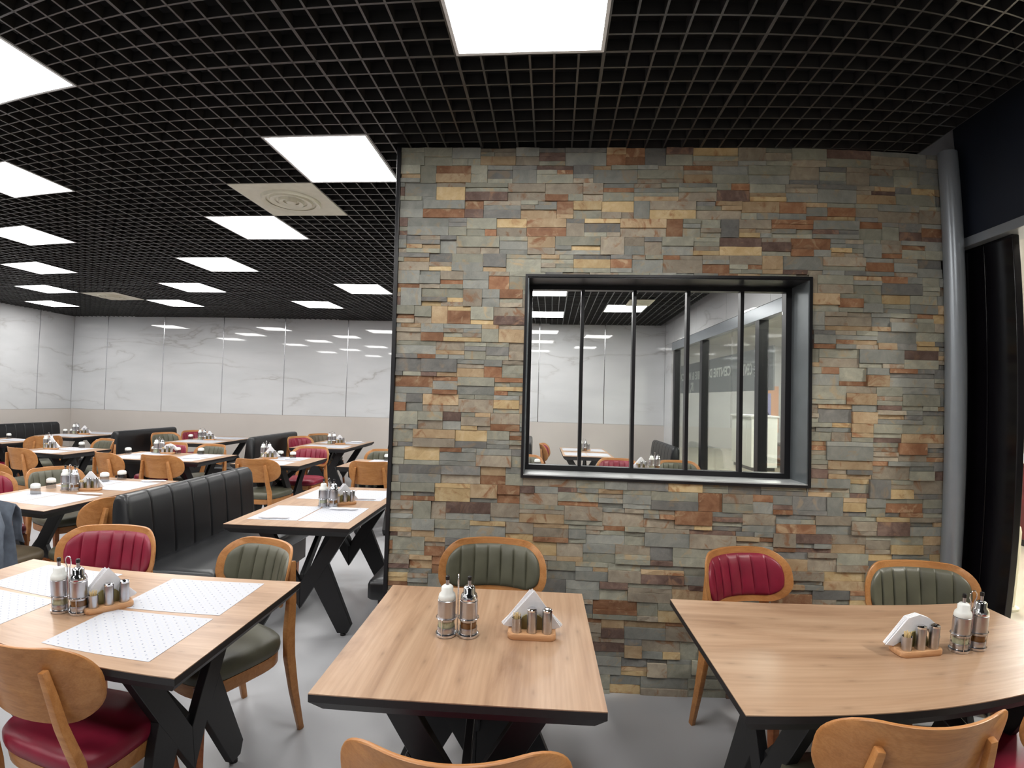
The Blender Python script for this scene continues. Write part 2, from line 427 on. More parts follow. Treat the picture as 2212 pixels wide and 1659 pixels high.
def grid_tile():
    mb = MB(); z0, z1 = CEIL, CEIL + 0.05; h = TW / 2
    for k in range(7):
        c = -h + k * TW / 6
        w0, w1 = (0.0, 0.0065) if k == 0 else ((-0.0065, 0.0) if k == 6 else (-0.0045, 0.0045))
        mb.box(c + w0, c + w1, -h, h, z0, z1)
        mb.box(-h, h, c + w0, c + w1, z0 + (0.0008 if 0 < k < 6 else 0), z1)
    return mb
tile_me = grid_tile().mesh('grid_panel', M['grid'], fix=False)
skip = set(LIGHTS) | set(VENTS)
tiles = []
for i in range(-16, 9):
    for j in range(-13, 14):
        if (i, j) in skip: continue
        x, y = gpt(i + 0.5, j + 0.5)
        if x < XL - 0.25 or x > XR + 0.02 or y > YB + 0.25 or y < YR - 0.1: continue
        d = math.hypot(x, y); vis = y > 0.75 and not (x > -0.6 and y > 3.2 and not (0 < x / y < 0.5))
        tiles.append((0 if vis else 1, d, x, y))
tiles.sort()
for k, (v, d, x, y) in enumerate(tiles[:300]):
    link('grid_panel', tile_me, ceiling, (x, y, 0), GA)
rest = MB()
for v, d, x, y in tiles[300:]:
    g = grid_tile(); ca, sa = math.cos(GA), math.sin(GA)
    rest.add([(x + p[0] * ca - p[1] * sa, y + p[0] * sa + p[1] * ca, p[2]) for p in g.v], g.f)
if rest.v: tag(link('grid_panels', rest.mesh('grid_panels', M['grid'], fix=False), ceiling), kind='stuff')

def light_body():
    mb = MB(); o, i_ = 0.2985, 0.285
    mb.box(-o, o, -o, o, CEIL + 0.012, CEIL + 0.06)
    for a in (0, 1):
        for s in (-1, 1):
            b = (-o, o, s * o - (0.0135 if s > 0 else 0), s * o + (0.0135 if s < 0 else 0))
            if a: mb.box(b[2], b[3], -o + 0.0136, o - 0.0136, CEIL - 0.002, CEIL + 0.012)
            else: mb.box(b[0], b[1], b[2], b[3], CEIL - 0.002, CEIL + 0.012)
    return mb.mesh('light_frame', M['white'])
lf = light_body()
ld = MB().add([(-0.2845, -0.2845, CEIL + 0.002), (-0.2845, 0.2845, CEIL + 0.002), (0.2845, 0.2845, CEIL + 0.002), (0.2845, -0.2845, CEIL + 0.002)], [(0, 1, 2, 3)]).mesh('light_diffuser', M['lamp'], fix=False)
LNAME = {(2, -2): 'square ceiling light panel cut by the top edge of the picture, before the stone wall',
         (0, 0): 'square ceiling light panel just left of the top corner of the stone wall',
         (-2, 2): 'square ceiling light panel right behind the large cream air vent',
         (-4, 4): 'square ceiling light panel, third from the stone wall corner in the middle row',
         (-6, 6): 'square ceiling light panel, fourth from the stone wall corner in the middle row',
         (-8, 8): 'square ceiling light panel beside the small far vent, last of the middle row',
         (-2, -2): 'largest square ceiling light panel, cut off by the left edge near the top',
         (-4, 0): 'second largest square ceiling light panel at the left edge of the picture',
         (-6, 2): 'third square ceiling light panel down the left edge row',
         (-8, 4): 'fourth square ceiling light panel down the left edge row',
         (-10, 6): 'fifth square ceiling light panel of the left row, beside the far vent',
         (-12, 8): 'farthest square ceiling light panel in the left corner of the room',
         (-2, 6): 'far square ceiling light panel touching the stone wall edge, nearer of two',
         (-4, 8): 'far square ceiling light panel above the marble wall, left of the stone wall edge',
         (2, 6): 'square ceiling light panel at the upper left of the wall window view',
         (2, 9): 'farthest square ceiling light panel in the leftmost window panes',
         (4, 8): 'square ceiling light panel seen behind the second window mullion'}
for k, (i, j) in enumerate(LIGHTS):
    x, y = gpt(i + 0.5, j + 0.5)
    t = thing('ceiling_light', LNAME.get((i, j), 'square ceiling light panel behind the viewer or the stone wall'), 'light', (x, y, 0), GA, 'square ceiling light panels')
    link('frame', lf, t); link('diffuser', ld, t)
def vent_mesh():
    mb = MB(); mb.box(-0.2985, 0.2985, -0.2985, 0.2985, CEIL - 0.004, CEIL + 0.05)
    ring = MB()
    for r0, r1, dz in ((0.17, 0.205, 0.022), (0.11, 0.15, 0.014), (0.055, 0.09, 0.02)):
        ring.lathe([(r1, CEIL - 0.004), (r1 - 0.006, CEIL - 0.004 - dz), (r0, CEIL - 0.004 - dz * 0.4), (r0 + 0.01, CEIL - 0.004)], 36, cap=False)
    ring.lathe([(0.04, CEIL - 0.004), (0.034, CEIL - 0.02), (0.001, CEIL - 0.022)], 24, cap=False)
    return mb.mesh('vent_plate', M['vent'], bevel=0.003), ring.mesh('vent_diffuser', M['vent'], smooth=True)
vp, vr = vent_mesh()
for (i, j), lb in zip(VENTS, ('large cream square air vent with round diffuser near the stone wall', 'small far cream square air vent between two light panels',
                              'cream square air vent behind the viewer')):
    x, y = gpt(i + 0.5, j + 0.5); t = thing('ceiling_vent', lb, 'vent', (x, y, 0), GA)
    link('plate', vp, t); link('diffuser', vr, t)

x, y = gpt(4.72, 7.66); t = thing('ceiling_vent', 'small pale vent plate beside a light panel, seen through the wall window', 'vent', (x, y, 0), GA)
link('plate', MB().box(-0.17, 0.17, -0.22, 0.22, CEIL - 0.012, CEIL - 0.0005).mesh('small_plate', M['vent'], bevel=0.003), t)
for k in range(5): link('slat', MB().box(-0.14, 0.14, -0.17 + 0.08 * k, -0.14 + 0.08 * k, CEIL - 0.018, CEIL - 0.0115).mesh('vent_slat', M['vent']), t)

# marble walls: tile panels with metal strips between, greige tile dado below
ZD = 1.127
def wall_core(name, box, mat): return struct(name, MB().box(*box).mesh(name, mat))
wb = wall_core('wall_back', (XL - 0.2, XR + 0.2, YB + 0.012, YB + 0.2, 0, 3.5), M['grey_wall'])
wl = wall_core('wall_left', (XL - 0.2, XL - 0.012, YR, YB + 0.012, 0, 3.5), M['grey_wall'])
SEAM = [-8.52 + 1.2155 * k for k in range(9)]
edges = [XL] + [s for s in SEAM if s < XR - 0.1] + [XR]
for a, b in zip(edges[:-1], edges[1:]):
    link('marble_panel', MB().box(a + 0.004, b - 0.004, YB, YB + 0.012, ZD + 0.002, CEIL + 0.02).mesh('marble_panel', M['marble']), wb)
    link('dado_panel', MB().box(a, b, YB + 0.001, YB + 0.012, 0, ZD - 0.001).mesh('dado_panel', M['wains']), wb)
for s in edges[1:-1]:
    link('metal_strip', MB().box(s - 0.006, s + 0.006, YB - 0.003, YB + 0.01, ZD, CEIL + 0.02).mesh('metal_strip', M['trim']), wb)
ly = [YR, -2.2, -1.0, 0.2, 1.4, 2.6, 3.8, 5.0, 6.2, 7.4, 8.6, YB]
for a, b in zip(ly[:-1], ly[1:]):
    link('marble_panel', MB().box(XL - 0.012, XL, a + 0.004, b - 0.004, ZD + 0.002, CEIL + 0.02).mesh('marble_panel', M['marble']), wl)
    link('dado_panel', MB().box(XL - 0.012, XL - 0.001, a, b, 0, ZD - 0.001).mesh('dado_panel', M['wains']), wl)
    link('metal_strip', MB().box(XL - 0.01, XL + 0.003, b - 0.006, b + 0.006, ZD, CEIL + 0.02).mesh('metal_strip', M['trim']), wl) if b < YB else None
wall_core('wall_rear', (XL - 0.2, XR + 0.2, YR - 0.2, YR, 0, 3.5), M['grey_wall'])

# ------------------------------------------------------------------ stone partition with window
WX0, WX1, WZ0, WZ1 = -0.076, 1.431, 1.146, 2.243
SX0, SX1, SYB = -0.808, 2.170, 3.01
core = MB()
for bx in ((SX0, WX0, 0, CEIL), (WX1, SX1, 0, CEIL), (WX0, WX1, 0, WZ0), (WX0, WX1, WZ1, CEIL)):
    core.box(bx[0], bx[1], YW + 0.012, SYB, bx[2], bx[3])
core.box(SX1, XR + 0.02, YW + 0.03, SYB, 0, CEIL)
wall = struct('wall_partition', core.mesh('wall_partition', M['mortar']))
rng = random.Random(11)
pieces = []
H0 = 0.0988
nb = int(round(CEIL / H0)); H0 = CEIL / nb
PART = [([1, 1, 2], 5), ([2, 1, 1], 5), ([2, 2], 6), ([1, 3], 3), ([3, 1], 3), ([1, 2, 1], 4), ([4], 2), ([1, 1, 1, 1], 2), ([2.5, 1.5], 3), ([1.5, 2.5], 3)]
def pick(r, items):
    t = r.random() * sum(w for _, w in items)
    for v, w in items:
        t -= w
        if t <= 0: return v
    return items[-1][0]
for bnd in range(nb):
    z0 = bnd * H0; x = SX0 - rng.random() * 0.2
    while x < SX1:
        w = rng.uniform(0.09, 0.25); part = pick(rng, PART)
        if part == [4]: w = rng.uniform(0.08, 0.13)
        zz = z0
        for u in part:
            h = H0 * u / sum(part)
            if u <= 1.5 and w > 0.16 and rng.random() < 0.45:
                c = x + w * rng.uniform(0.35, 0.65); segs = [(x, c), (c, x + w)]
            else: segs = [(x, x + w)]
            for a, b in segs: pieces.append([a, b, zz, zz + h])
            zz += h
        x += w
final = []
for a, b, c, d in pieces:
    a, b = max(a, SX0), min(b, SX1)
    if b - a < 0.012: continue
    if a < WX1 and b > WX0 and c < WZ1 and d > WZ0:      # meets the window opening: keep what lies outside it
        if a < WX0: final.append((a, WX0, c, d))
        if b > WX1: final.append((WX1, b, c, d))
        aa, bb = max(a, WX0), min(b, WX1)
        if bb - aa > 0.012:
            if c < WZ0 - 0.006: final.append((aa, bb, c, WZ0))
            if d > WZ1 + 0.006: final.append((aa, bb, WZ1, d))
        continue
    final.append((a, b, c, d))
def stone_geo(mb, p, mi):
    a, b, c, d = p; g = 0.0007
    a += g; b -= g; c += g; d -= g
    y = YW + rng.uniform(-0.011, 0.004); nx = 3 if b - a > 0.1 else 2
    j = lambda s: rng.uniform(-s, s)
    vs = []
    for zz in (c, d):
        for k in range(nx + 1):
            vs.append((a + (b - a) * k / nx, y + j(0.0022), zz + (j(0.0006))))
    n = nx + 1
    for zz in (c, d):
        for xx in (a, b): vs.append((xx, YW + 0.013, zz))
    fs = [(k, k + 1, n + k + 1, n + k) for k in range(nx)]
    bl, br, tl, tr = 2 * n, 2 * n + 1, 2 * n + 2, 2 * n + 3
    fs += [tuple([bl, br] + list(range(nx, -1, -1))), tuple([tl] + list(range(n, 2 * n)) + [tr]), (bl, 0, n, tl), (nx, br, tr, n + nx)]
    mb.add(vs, fs, mi)
vis_w = lambda p: (p[1] - p[0]) * (p[3] - p[2]) * (1 if p[2] > 0.55 else 0.3)
final.sort(key=vis_w, reverse=True)
smats = [m for m, _ in STONES]; sidx = [(i, w) for i, (_, w) in enumerate(STONES)]
for p in final[:300]:
    mb = MB(); stone_geo(mb, p, 0)
    link('stone', mb.mesh('stone', smats[pick(rng, sidx)], fix=True), wall)
mb = MB()
for p in final[300:]: stone_geo(mb, p, pick(rng, sidx))
tag(link('stones', mb.mesh('stones', smats, fix=True), wall), kind='stuff')

win = tag(link('window_1', None), kind='structure')
fr = MB()      # black flange round the opening
fo = 0.014
for bx in ((WX0 - fo, WX0, WZ0 - fo, WZ1 + fo), (WX1, WX1 + fo, WZ0 - fo, WZ1 + fo), (WX0, WX1, WZ0 - fo, WZ0), (WX0, WX1, WZ1, WZ1 + fo)):
    fr.box(bx[0], bx[1], YW - 0.016, YW + 0.02, bx[2], bx[3])
link('frame', fr.mesh('window_flange', M['frame_black']), win)
rv = MB(); rt = 0.006
rv.box(WX0, WX0 + rt, YW - 0.01, SYB - 0.06, WZ0 + rt, WZ1 - rt); rv.box(WX1 - rt, WX1, YW - 0.01, SYB - 0.06, WZ0 + rt, WZ1 - rt)
link('reveal', rv.mesh('window_reveal', M['reveal']), win)
link('soffit', MB().box(WX0, WX1, YW - 0.01, SYB - 0.06, WZ1 - rt, WZ1).mesh('window_soffit', M['frame_black']), win)  # black here puts the shade under the window head into the colour
link('sill', MB().box(WX0, WX1, YW - 0.01, SYB - 0.06, WZ0, WZ0 + rt).mesh('window_sill', M['sill']), win)
sy0, sy1 = SYB - 0.06, SYB - 0.01; sw = 0.042
sa = MB()
sa.box(WX0, WX0 + sw * 0.6, sy0, sy1, WZ0, WZ1); sa.box(WX1 - sw * 0.9, WX1, sy0, sy1, WZ0, WZ1)
sa.box(WX0 + sw * 0.6, WX1 - sw * 0.9, sy0, sy1, WZ0, WZ0 + 0.035); sa.box(WX0 + sw * 0.6, WX1 - sw * 0.9, sy0, sy1, WZ1 - 0.03, WZ1)
link('sash', sa.mesh('window_sash', M['frame_black']), win)
px0, px1 = WX0 + sw * 0.6, WX1 - sw * 0.9
MUL = [0.245, 0.545, 0.850, 1.152]
for m in MUL: link('mullion', MB().box(m - 0.010, m + 0.010, sy0 + 0.004, sy1 - 0.004, WZ0 + 0.035, WZ1 - 0.03).mesh('mullion', M['frame_black'], bevel=0.002), win)
ed = [px0] + MUL + [px1]
for a, b in zip(ed[:-1], ed[1:]):
    link('pane', MB().box(a + 0.009, b - 0.009, sy0 + 0.022, sy0 + 0.027, WZ0 + 0.034, WZ1 - 0.029).mesh('pane', M['glass']), win)
struct('trim_1', MB().box(SX0 - 0.022, SX0, YW - 0.016, SYB, 0, CEIL).mesh('trim', M['frame_black'], bevel=0.002))
t = thing('steel_column', 'round satin grey metal column closing the right end of the stone wall', 'column', (2.198, 2.735, 0))
link('shaft', MB().lathe([(0.052, 0.0), (0.052, CEIL)], 32).mesh('shaft', M['column'], smooth=True), t)
link('collar', MB().lathe([(0.066, 0.0), (0.066, 0.02), (0.054, 0.03)], 32).mesh('collar', M['column'], smooth=True), t)

# ------------------------------------------------------------------ right-hand front: fascia, folded door, glazed shop front
HZ = 2.44
wr = struct('wall_right', MB().box(XR, XR + 0.15, YR, 2.80, HZ + 0.05, 3.5).mesh('wall_right', M['navy']))
link('header_beam', MB().box(XR - 0.03, XR + 0.15, YR, 2.80, HZ, HZ + 0.05).mesh('header_beam', M['column'], bevel=0.004), wr)
wp = struct('wall_right_back', MB().box(XR + 0.012, XR + 0.16, 2.82, YB, 2.60, 3.5).mesh('wall_right_back', M['grey_wall']))
for a, b in ((2.82, 4.0), (4.0, 5.2), (5.2, 6.4), (6.4, 7.6), (7.6, 8.8), (8.8, YB)):
    link('marble_panel', MB().box(XR, XR + 0.012, a + 0.003, b - 0.003, 2.602, CEIL + 0.02).mesh('marble_panel', M['marble']), wp)
link('end_pier', MB().box(XR, XR + 0.16, 8.93, YB, 0, 2.60).mesh('end_pier', M['marble']), wp)
dr = tag(link('door_1', None, None, (XR + 0.02, 0, 0)), kind='structure')
for k, (a, b) in enumerate(((2.66, 2.795), (2.46, 2.655))):
    link('leaf', MB().box(0.0, 0.045, a, b, 0.01, HZ).mesh('leaf', M['blackgloss'], bevel=0.004), dr)
w2 = tag(link('window_2', None), kind='structure')
sf = MB()
sf.box(XR, XR + 0.1, 2.82, 8.93, 2.46, 2.60); sf.box(XR, XR + 0.1, 2.82, 8.93, 0.0, 0.08)
link('frame', sf.mesh('shopfront_frame', M['column'], bevel=0.004), w2)
ms = [2.85, 4.82, 5.50, 7.35, 8.78]
for m in ms: link('mullion', MB().box(XR, XR + 0.1, m - 0.05, m + 0.05, 0.08, 2.46).mesh('mullion', M['frame_black'], bevel=0.003), w2)
for a, b in zip(ms[:-1], ms[1:]):
    link('pane', MB().box(XR + 0.045, XR + 0.055, a + 0.049, b - 0.049, 0.079, 2.461).mesh('pane', M['shop_glass']), w2)

# ------------------------------------------------------------------ the mall outside
struct('floor_mall', MB().box(XR, 14, -8, 20, -0.1, -0.001).mesh('floor_mall', M['mall_floor']))
struct('ceiling_mall', MB().box(XR + 0.16, 14, -8, 20, 3.6, 3.7).mesh('ceiling_mall', M['grey_wall']))
struct('wall_mall', MB().box(12.0, 12.2, -8, 20, 0, 3.6).mesh('wall_mall', M['mall_wall']))
struct('wall_mall_end', MB().box(XR, 12, 18.0, 18.2, 0, 3.6).mesh('wall_mall_end', M['grey_wall']))
for k, (x, y) in enumerate([(4.2, 5), (4.2, 9), (4.2, 13), (7.5, 3), (7.5, 7), (7.5, 11), (7.5, 15), (10.5, 6), (10.5, 10), (4.2, 1)]):  # round lamps added to brighten the mall
    t = thing('added_mall_light', 'round lamp added under the mall ceiling for brightness, beyond the glass front', 'light', (x, y, 0), 0, 'added mall lamps')
    link('rim', MB().lathe([(0.30, 3.6), (0.30, 3.575), (0.27, 3.57), (0.27, 3.6)], 24, cap=False).mesh('rim', M['white'], smooth=True), t)
    link('lamp', MB().lathe([(0.001, 3.58), (0.268, 3.58), (0.268, 3.599), (0.001, 3.599)], 24, cap=False).mesh('lamp', M['added_mall_lamp']), t)

def text_mesh(body, size, mat, flip=False, align='CENTER'):
    cu = bpy.data.curves.new('text', 'FONT'); cu.body = body; cu.size = size; cu.align_x = align; cu.extrude = 0.002; cu.offset = 0.006
    o = bpy.data.objects.new('tmp', cu); COL.objects.link(o)
    bpy.context.view_layer.update()
    me = bpy.data.meshes.new_from_object(o.evaluated_get(bpy.context.evaluated_depsgraph_get()))
    bpy.data.objects.remove(o); bpy.data.curves.remove(cu)
    me.materials.clear(); me.materials.append(mat)
    # stand it up facing +X (read from the mall): text x -> +Y, text y -> +Z
    me.transform(Matrix(((0, 0, 1, 0), (1, 0, 0, 0), (0, 1, 0, 0), (0, 0, 0, 1))))
    return me
SGX = 3.1
t = thing('mall_sign', 'grey hanging sign with white mirrored lettering and arrow beyond the glass', 'sign', (SGX, 0, 0))
link('panel', MB().box(0, 0.02, 6.9, 11.6, 1.76, 2.36).mesh('panel', M['sign']), t)
for a in (7.4, 11.0): link('rod', MB().box(0.005, 0.015, a, a + 0.01, 2.36, 3.6).mesh('rod', M['metal']), t)
link('lettering', text_mesh('CENTRE DENTAIRE & MÉDICAL', 0.215, M['cloth_white']), t, (-0.004, 9.88, 2.03))
link('lettering', text_mesh('CENTRE', 0.24, M['cloth_white']), t, (-0.004, 7.80, 2.00)).scale = (1, 0.55, 1)
ar = MB().prism([(0.0, 0.0), (0.05, -0.0), (0.05, 0.09), (0.20, -0.06), (0.235, -0.025), (0.085, 0.125), (0.17, 0.125), (0.17, 0.17), (0.0, 0.17)], -0.003, 0.0, 'x')
link('arrow', ar.mesh('arrow', M['cloth_white']), t, (-0.001, 10.35, 1.80))
for k in range(4): link('small_print', MB().box(-0.003, 0, 7.18, 7.48, 2.10 - 0.045 * k, 2.118 - 0.045 * k).mesh('small_print', M['cloth_white']), t)
t = thing('mall_poster', 'orange and lilac advertising poster on the far mall wall', 'poster', (7.85, 17.97, 0))
link('sheet', MB().box(-0.32, 0.42, 0, 0.03, 0.6, 2.2).mesh('sheet', M['orange']), t)
link('picture', MB().box(-0.30, 0.16, -0.006, 0, 0.85, 1.95).mesh('picture', M['poster_blue']), t)
link('figure', MB().prism([(-0.22, 0.87), (0.10, 0.87), (0.12, 1.2), (0.02, 1.38), (0.06, 1.55), (-0.04, 1.66), (-0.14, 1.56), (-0.10, 1.38), (-0.24, 1.2)], -0.009, -0.006, 'y').mesh('figure', M['poster_dark']), t)
def kiosk(name, label, cat, x0, x1, y0, y1, h, mat, topmat):
    t = thing(name, label, cat, ((x0 + x1) / 2, (y0 + y1) / 2, 0)); a, b = (x1 - x0) / 2, (y1 - y0) / 2
    link('body', MB().box(-a, a, -b, b, 0.08, h - 0.04).mesh('body', mat, bevel=0.01), t)
    link('plinth', MB().box(-a + 0.04, a - 0.04, -b + 0.04, b - 0.04, 0, 0.08).mesh('plinth', M['metal']), t)
    link('worktop', MB().box(-a - 0.03, a + 0.03, -b - 0.03, b + 0.03, h - 0.04, h).mesh('worktop', topmat, bevel=0.005), t)
    for k in range(3): link('panel_line', MB().box(-a - 0.004, -a, -b + (k + 0.9) * b / 2, -b + (k + 1.1) * b / 2, 0.2, h - 0.15).mesh('panel_line', topmat), t)
kiosk('mall_counter', 'dark red mall counter with pale top beyond the folded black door', 'counter', 5.6, 6.4, 5.2, 9.6, 1.0, M['darkred'], M['cloth_white'])
kiosk('mall_bench', 'long low dark mall seat beyond the glass front', 'seat', 6.2, 6.9, 11.2, 14.0, 0.55, M['brown'], M['metal'])
kiosk('display_unit', 'white display unit standing in the mall behind the glass', 'display', 5.0, 5.6, 12.2, 13.4, 1.3, M['cloth_white'], M['white'])
t = thing('shop_front', 'lit cream shop window with brown fascia across the mall', 'shop', (11.95, 11.0, 0))
link('lit_window', MB().box(-0.03, 0, -3.5, 5.0, 0.5, 2.6).mesh('lit_window', M['shop_lit']), t)
link('fascia', MB().box(-0.25, 0.0, -3.8, 5.3, 2.7, 3.4).mesh('fascia', M['brown'], bevel=0.01), t)
for k in range(5): link('post', MB().box(-0.08, -0.031, -3.5 + 2.1 * k, -3.42 + 2.1 * k, 0, 2.7).mesh('post', M['metal']), t)
t = thing('bollard', 'short cream post on the mall floor beside the folded black door', 'post', (3.75, 3.95, 0))
link('shaft', MB().lathe([(0.05, 0.02), (0.05, 0.62), (0.04, 0.66), (0.01, 0.68)], 20).mesh('shaft', M['mall_wall'], smooth=True), t)
link('foot', MB().lathe([(0.09, 0.0), (0.09, 0.015), (0.05, 0.025)], 20).mesh('foot', M['mall_wall'], smooth=True), t)

# ------------------------------------------------------------------ tables
def table_parts(L, W):
    hx, hy = L / 2, W / 2; T = 0.75; P = []
    P.append(('top', MB().box(-hx, hx, -hy, hy, T - 0.003, T).mesh('table_top', M['oak'])))
    c = 0.03
    e = MB()
    def rect(x, y, z): return [(-x, -y, z), (x, -y, z), (x, y, z), (-x, y, z)]
    e.rings([rect(hx, hy, T - 0.003), rect(hx, hy, T - 0.024), rect(hx - c, hy - c, T - 0.058)])
    P.append(('edge', e.mesh('table_edge', M['edge'])))
    zt = T - 0.058
    for sx in (-1, 1):
        x = sx * (hx - 0.24); th = 0.0175
        for sy in (-1, 1):
            pl = lambda pts: [(sy * a, b) for a, b in pts]
            a = MB().prism(pl([(0.225, zt), (0.325, zt), (0.0005, 0.16), (0.0005, 0.335)]), x - th, x + th, 'x')
            P.append(('arm', a.mesh('table_arm', M['metal'], bevel=0.002, seg=1)))
            l_ = MB().prism(pl([(0.180, 0.455), (0.345, 0.07), (0.320, 0.018), (0.255, 0.018), (0.088, 0.312)]), x - th * 0.98, x + th * 0.98, 'x')
            P.append(('leg', l_.mesh('table_leg', M['metal'], bevel=0.002, seg=1)))
            P.append(('foot', MB().lathe([(0.018, 0.0), (0.018, 0.012), (0.008, 0.02)], 12, (x, sy * 0.29, 0)).mesh('table_foot', M['blackplastic'])))
        inx = -sx * 0.38
        s = MB().prism([(x, 0.30), (x, 0.38), (x + inx * 0.92, zt), (x + inx * 1.08, zt)], -0.014, 0.014, 'y')
        P.append(('strut', s.mesh('table_strut', M['metal'], bevel=0.002, seg=1)))
        P.append(('rail', MB().box(x - 0.03, x + 0.03, -0.33, 0.33, zt - 0.006, zt).mesh('table_rail', M['metal'])))
    return P
TDESC = {}
def table(key, x0, x1, y0, y1, label, desc, grain=None):
    L, W = x1 - x0, y1 - y0; rz = 0.0
    if (grain or ('y' if W > L else 'x')) == 'y': L, W, rz = W, L, PI / 2
    L, W = round(L, 2), round(W, 2)
    t = thing('dining_table', label, 'table', ((x0 + x1) / 2, (y0 + y1) / 2, 0), rz, 'oak topped dining tables')
    lg = None
    for nm, me in cached(('tab', L, W), lambda: table_parts(L, W)):
        o = link(nm, me, lg if nm == 'foot' else t)
        if nm == 'leg': lg = o
    TDESC[key] = dict(c=((x0 + x1) / 2, (y0 + y1) / 2), rz=rz, desc=desc)
    return t
table('T1', -2.35, -1.01, 1.37, 2.16, 'long oak table with four patterned placemats in the lower left foreground', 'the lower left table')
table('T2', -0.608, 0.200, 1.364, 2.172, 'bare square oak table in the centre foreground before the stone wall', 'the central square table', 'y')
table('T3', 0.565, 1.875, 1.375, 2.160, 'long bare oak table in the right foreground', 'the long right table')
table('T4', -1.92, -1.13, 3.03, 4.36, 'oak table with placemats standing between two black benches at the stone wall edge', 'the table between benches')
table('E', -3.99, -3.19, 3.02, 4.36, 'oak table behind the hanging jacket, left of the large black bench', 'the table behind the jacket')
table('F', -8.15, -7.35, 7.50, 8.80, 'farthest left oak table between two black benches', 'the farthest left table')
table('G', -6.45, -5.64, 5.61, 6.36, 'square oak table at the far left with a napkin stack', 'the far left square table')
table('H', -5.13, -3.82, 5.52, 6.27, 'long oak table in the middle of the room behind the large black bench', 'the long middle table')
table('I', -5.75, -4.95, 7.43, 8.75, 'far centre oak table before the marble wall, at the middle black bench', 'the far centre table')
table('J', -3.43, -2.64, 5.50, 6.24, 'small square oak table in the middle, behind the wooden chair with green seat', 'the small middle table')
table('K', -3.66, -2.82, 7.29, 8.57, 'far right oak table by the marble wall, left of the stone wall edge', 'the far right table')
table('L', -2.24, -1.44, 5.55, 6.22, 'square oak table half hidden by the stone wall edge', 'the half hidden table')
table('P', -8.10, -7.30, 6.20, 6.95, 'square oak table at the left picture edge before the farthest bench', 'the left edge table')
table('W1', 0.37, 1.10, 7.25, 8.53, 'oak table against the marble wall seen through the wall window', 'the window view table')
table('M', -0.56, 0.245, 5.55, 6.28, 'square oak table just showing at the lower left of the wall window', 'the lower left window table')
table('N', 0.70, 2.00, 5.50, 6.25, 'long oak table just showing along the lower edge of the wall window', 'the lower window table')

# ------------------------------------------------------------------ chairs
BW, BH, BR, BZ = 0.53, 0.258, 0.112, 0.714
def back_y(x, h): return -0.265 + 0.125 * (x / 0.265) ** 2 - 0.20 * h
def bent(x, h, off): return (x, back_y(x, h) + off, BZ + h)
def half_h(x, w, hgt, r):
    a = abs(x); e = w / 2 - r
    if a <= e: return hgt / 2
    return max(0.0, hgt / 2 - r + math.sqrt(max(0, r * r - (a - e) ** 2)))
def chair_back():
    out = even(rrect(BW, BH, BR, 8), 72)
    R_ = []
    for s, off in ((0.02, -0.007), (0.25, -0.007), (0.5, -0.007), (0.75, -0.007), (0.985, -0.007), (1.0, -0.004), (1.0, 0.004), (0.985, 0.007), (0.75, 0.007), (0.5, 0.007), (0.25, 0.007), (0.02, 0.007)):
        R_.append([bent(p[0] * s, p[1] * s, off) for p in out])
    return MB().rings(R_).mesh('chair_back', M['beech'], smooth=40)
def chair_pad(mat):
    w, h, r = 0.468, 0.198, 0.088; seams = [(-2.5 + k) * 0.066 for k in range(6)]
    xs = sorted(set([-w / 2 + w * k / 46 for k in range(47)] + [s + d for s in seams for d in (-0.006, -0.003, 0, 0.003, 0.006)]))
    vs_ = [-1, -0.93, -0.8, -0.5, 0, 0.5, 0.8, 0.93, 1]
    def pt(i, j):
        x = xs[i]; v = vs_[j]; hh = half_h(x, w, h, r)
        ed = max(0.0, 1 - (abs(x) / (w / 2)) ** 14) ** 0.5
        t = 0.017 * max(0, 1 - abs(v) ** 5) ** 0.6 * ed
        g = sum(math.exp(-((x - s) / 0.0035) ** 2) for s in seams) * max(0, 1 - v ** 6)
        bul = 0.006 * abs(math.cos(PI * (x / 0.066))) * ed
        return bent(x, v * hh, 0.0072 + t * (1 - 0.5 * g) + bul * (1 - g) * max(0, 1 - v * v) * 0.8)
    nu, nv = len(xs) - 1, len(vs_) - 1
    mb = MB(); mb.add([pt(i, j) for j in range(nv + 1) for i in range(nu + 1)],
                      [(j * (nu + 1) + i, j * (nu + 1) + i + 1, (j + 1) * (nu + 1) + i + 1, (j + 1) * (nu + 1) + i) for j in range(nv) for i in range(nu)])
    me = mb.mesh('chair_pad', mat, smooth=70, fix=False); me.flip_normals(); return me
def seat_outline(s, dy=0.0):
    pts = []
    for k in range(40):
        a = 2 * PI * k / 40; ca, sa = math.cos(a), math.sin(a)
        e = 0.5; x = math.copysign(abs(ca) ** e, ca); y = math.copysign(abs(sa) ** e, sa)
        wx = 0.236 + 0.016 * y
        pts.append((x * wx * s, 0.01 + dy + y * 0.228 * s))
    return pts
def chair_seat(mat):
    R_ = [[(x, y, z) for x, y in seat_outline(s)] for s, z in ((0.93, 0.398), (0.985, 0.404), (1.0, 0.425), (0.985, 0.448), (0.93, 0.463), (0.8, 0.471), (0.5, 0.476), (0.05, 0.477))]
    return MB().rings(R_).mesh('chair_seat', mat, smooth=60)
def chair_apron():
    R_ = [[(x, y, z) for x, y in seat_outline(s)] for s, z in ((0.86, 0.345), (0.955, 0.345), (0.965, 0.35), (0.965, 0.398), (0.86, 0.398))]
    return MB().rings(R_, cap0=False, cap1=False).mesh('chair_apron', M['beech'], smooth=40)
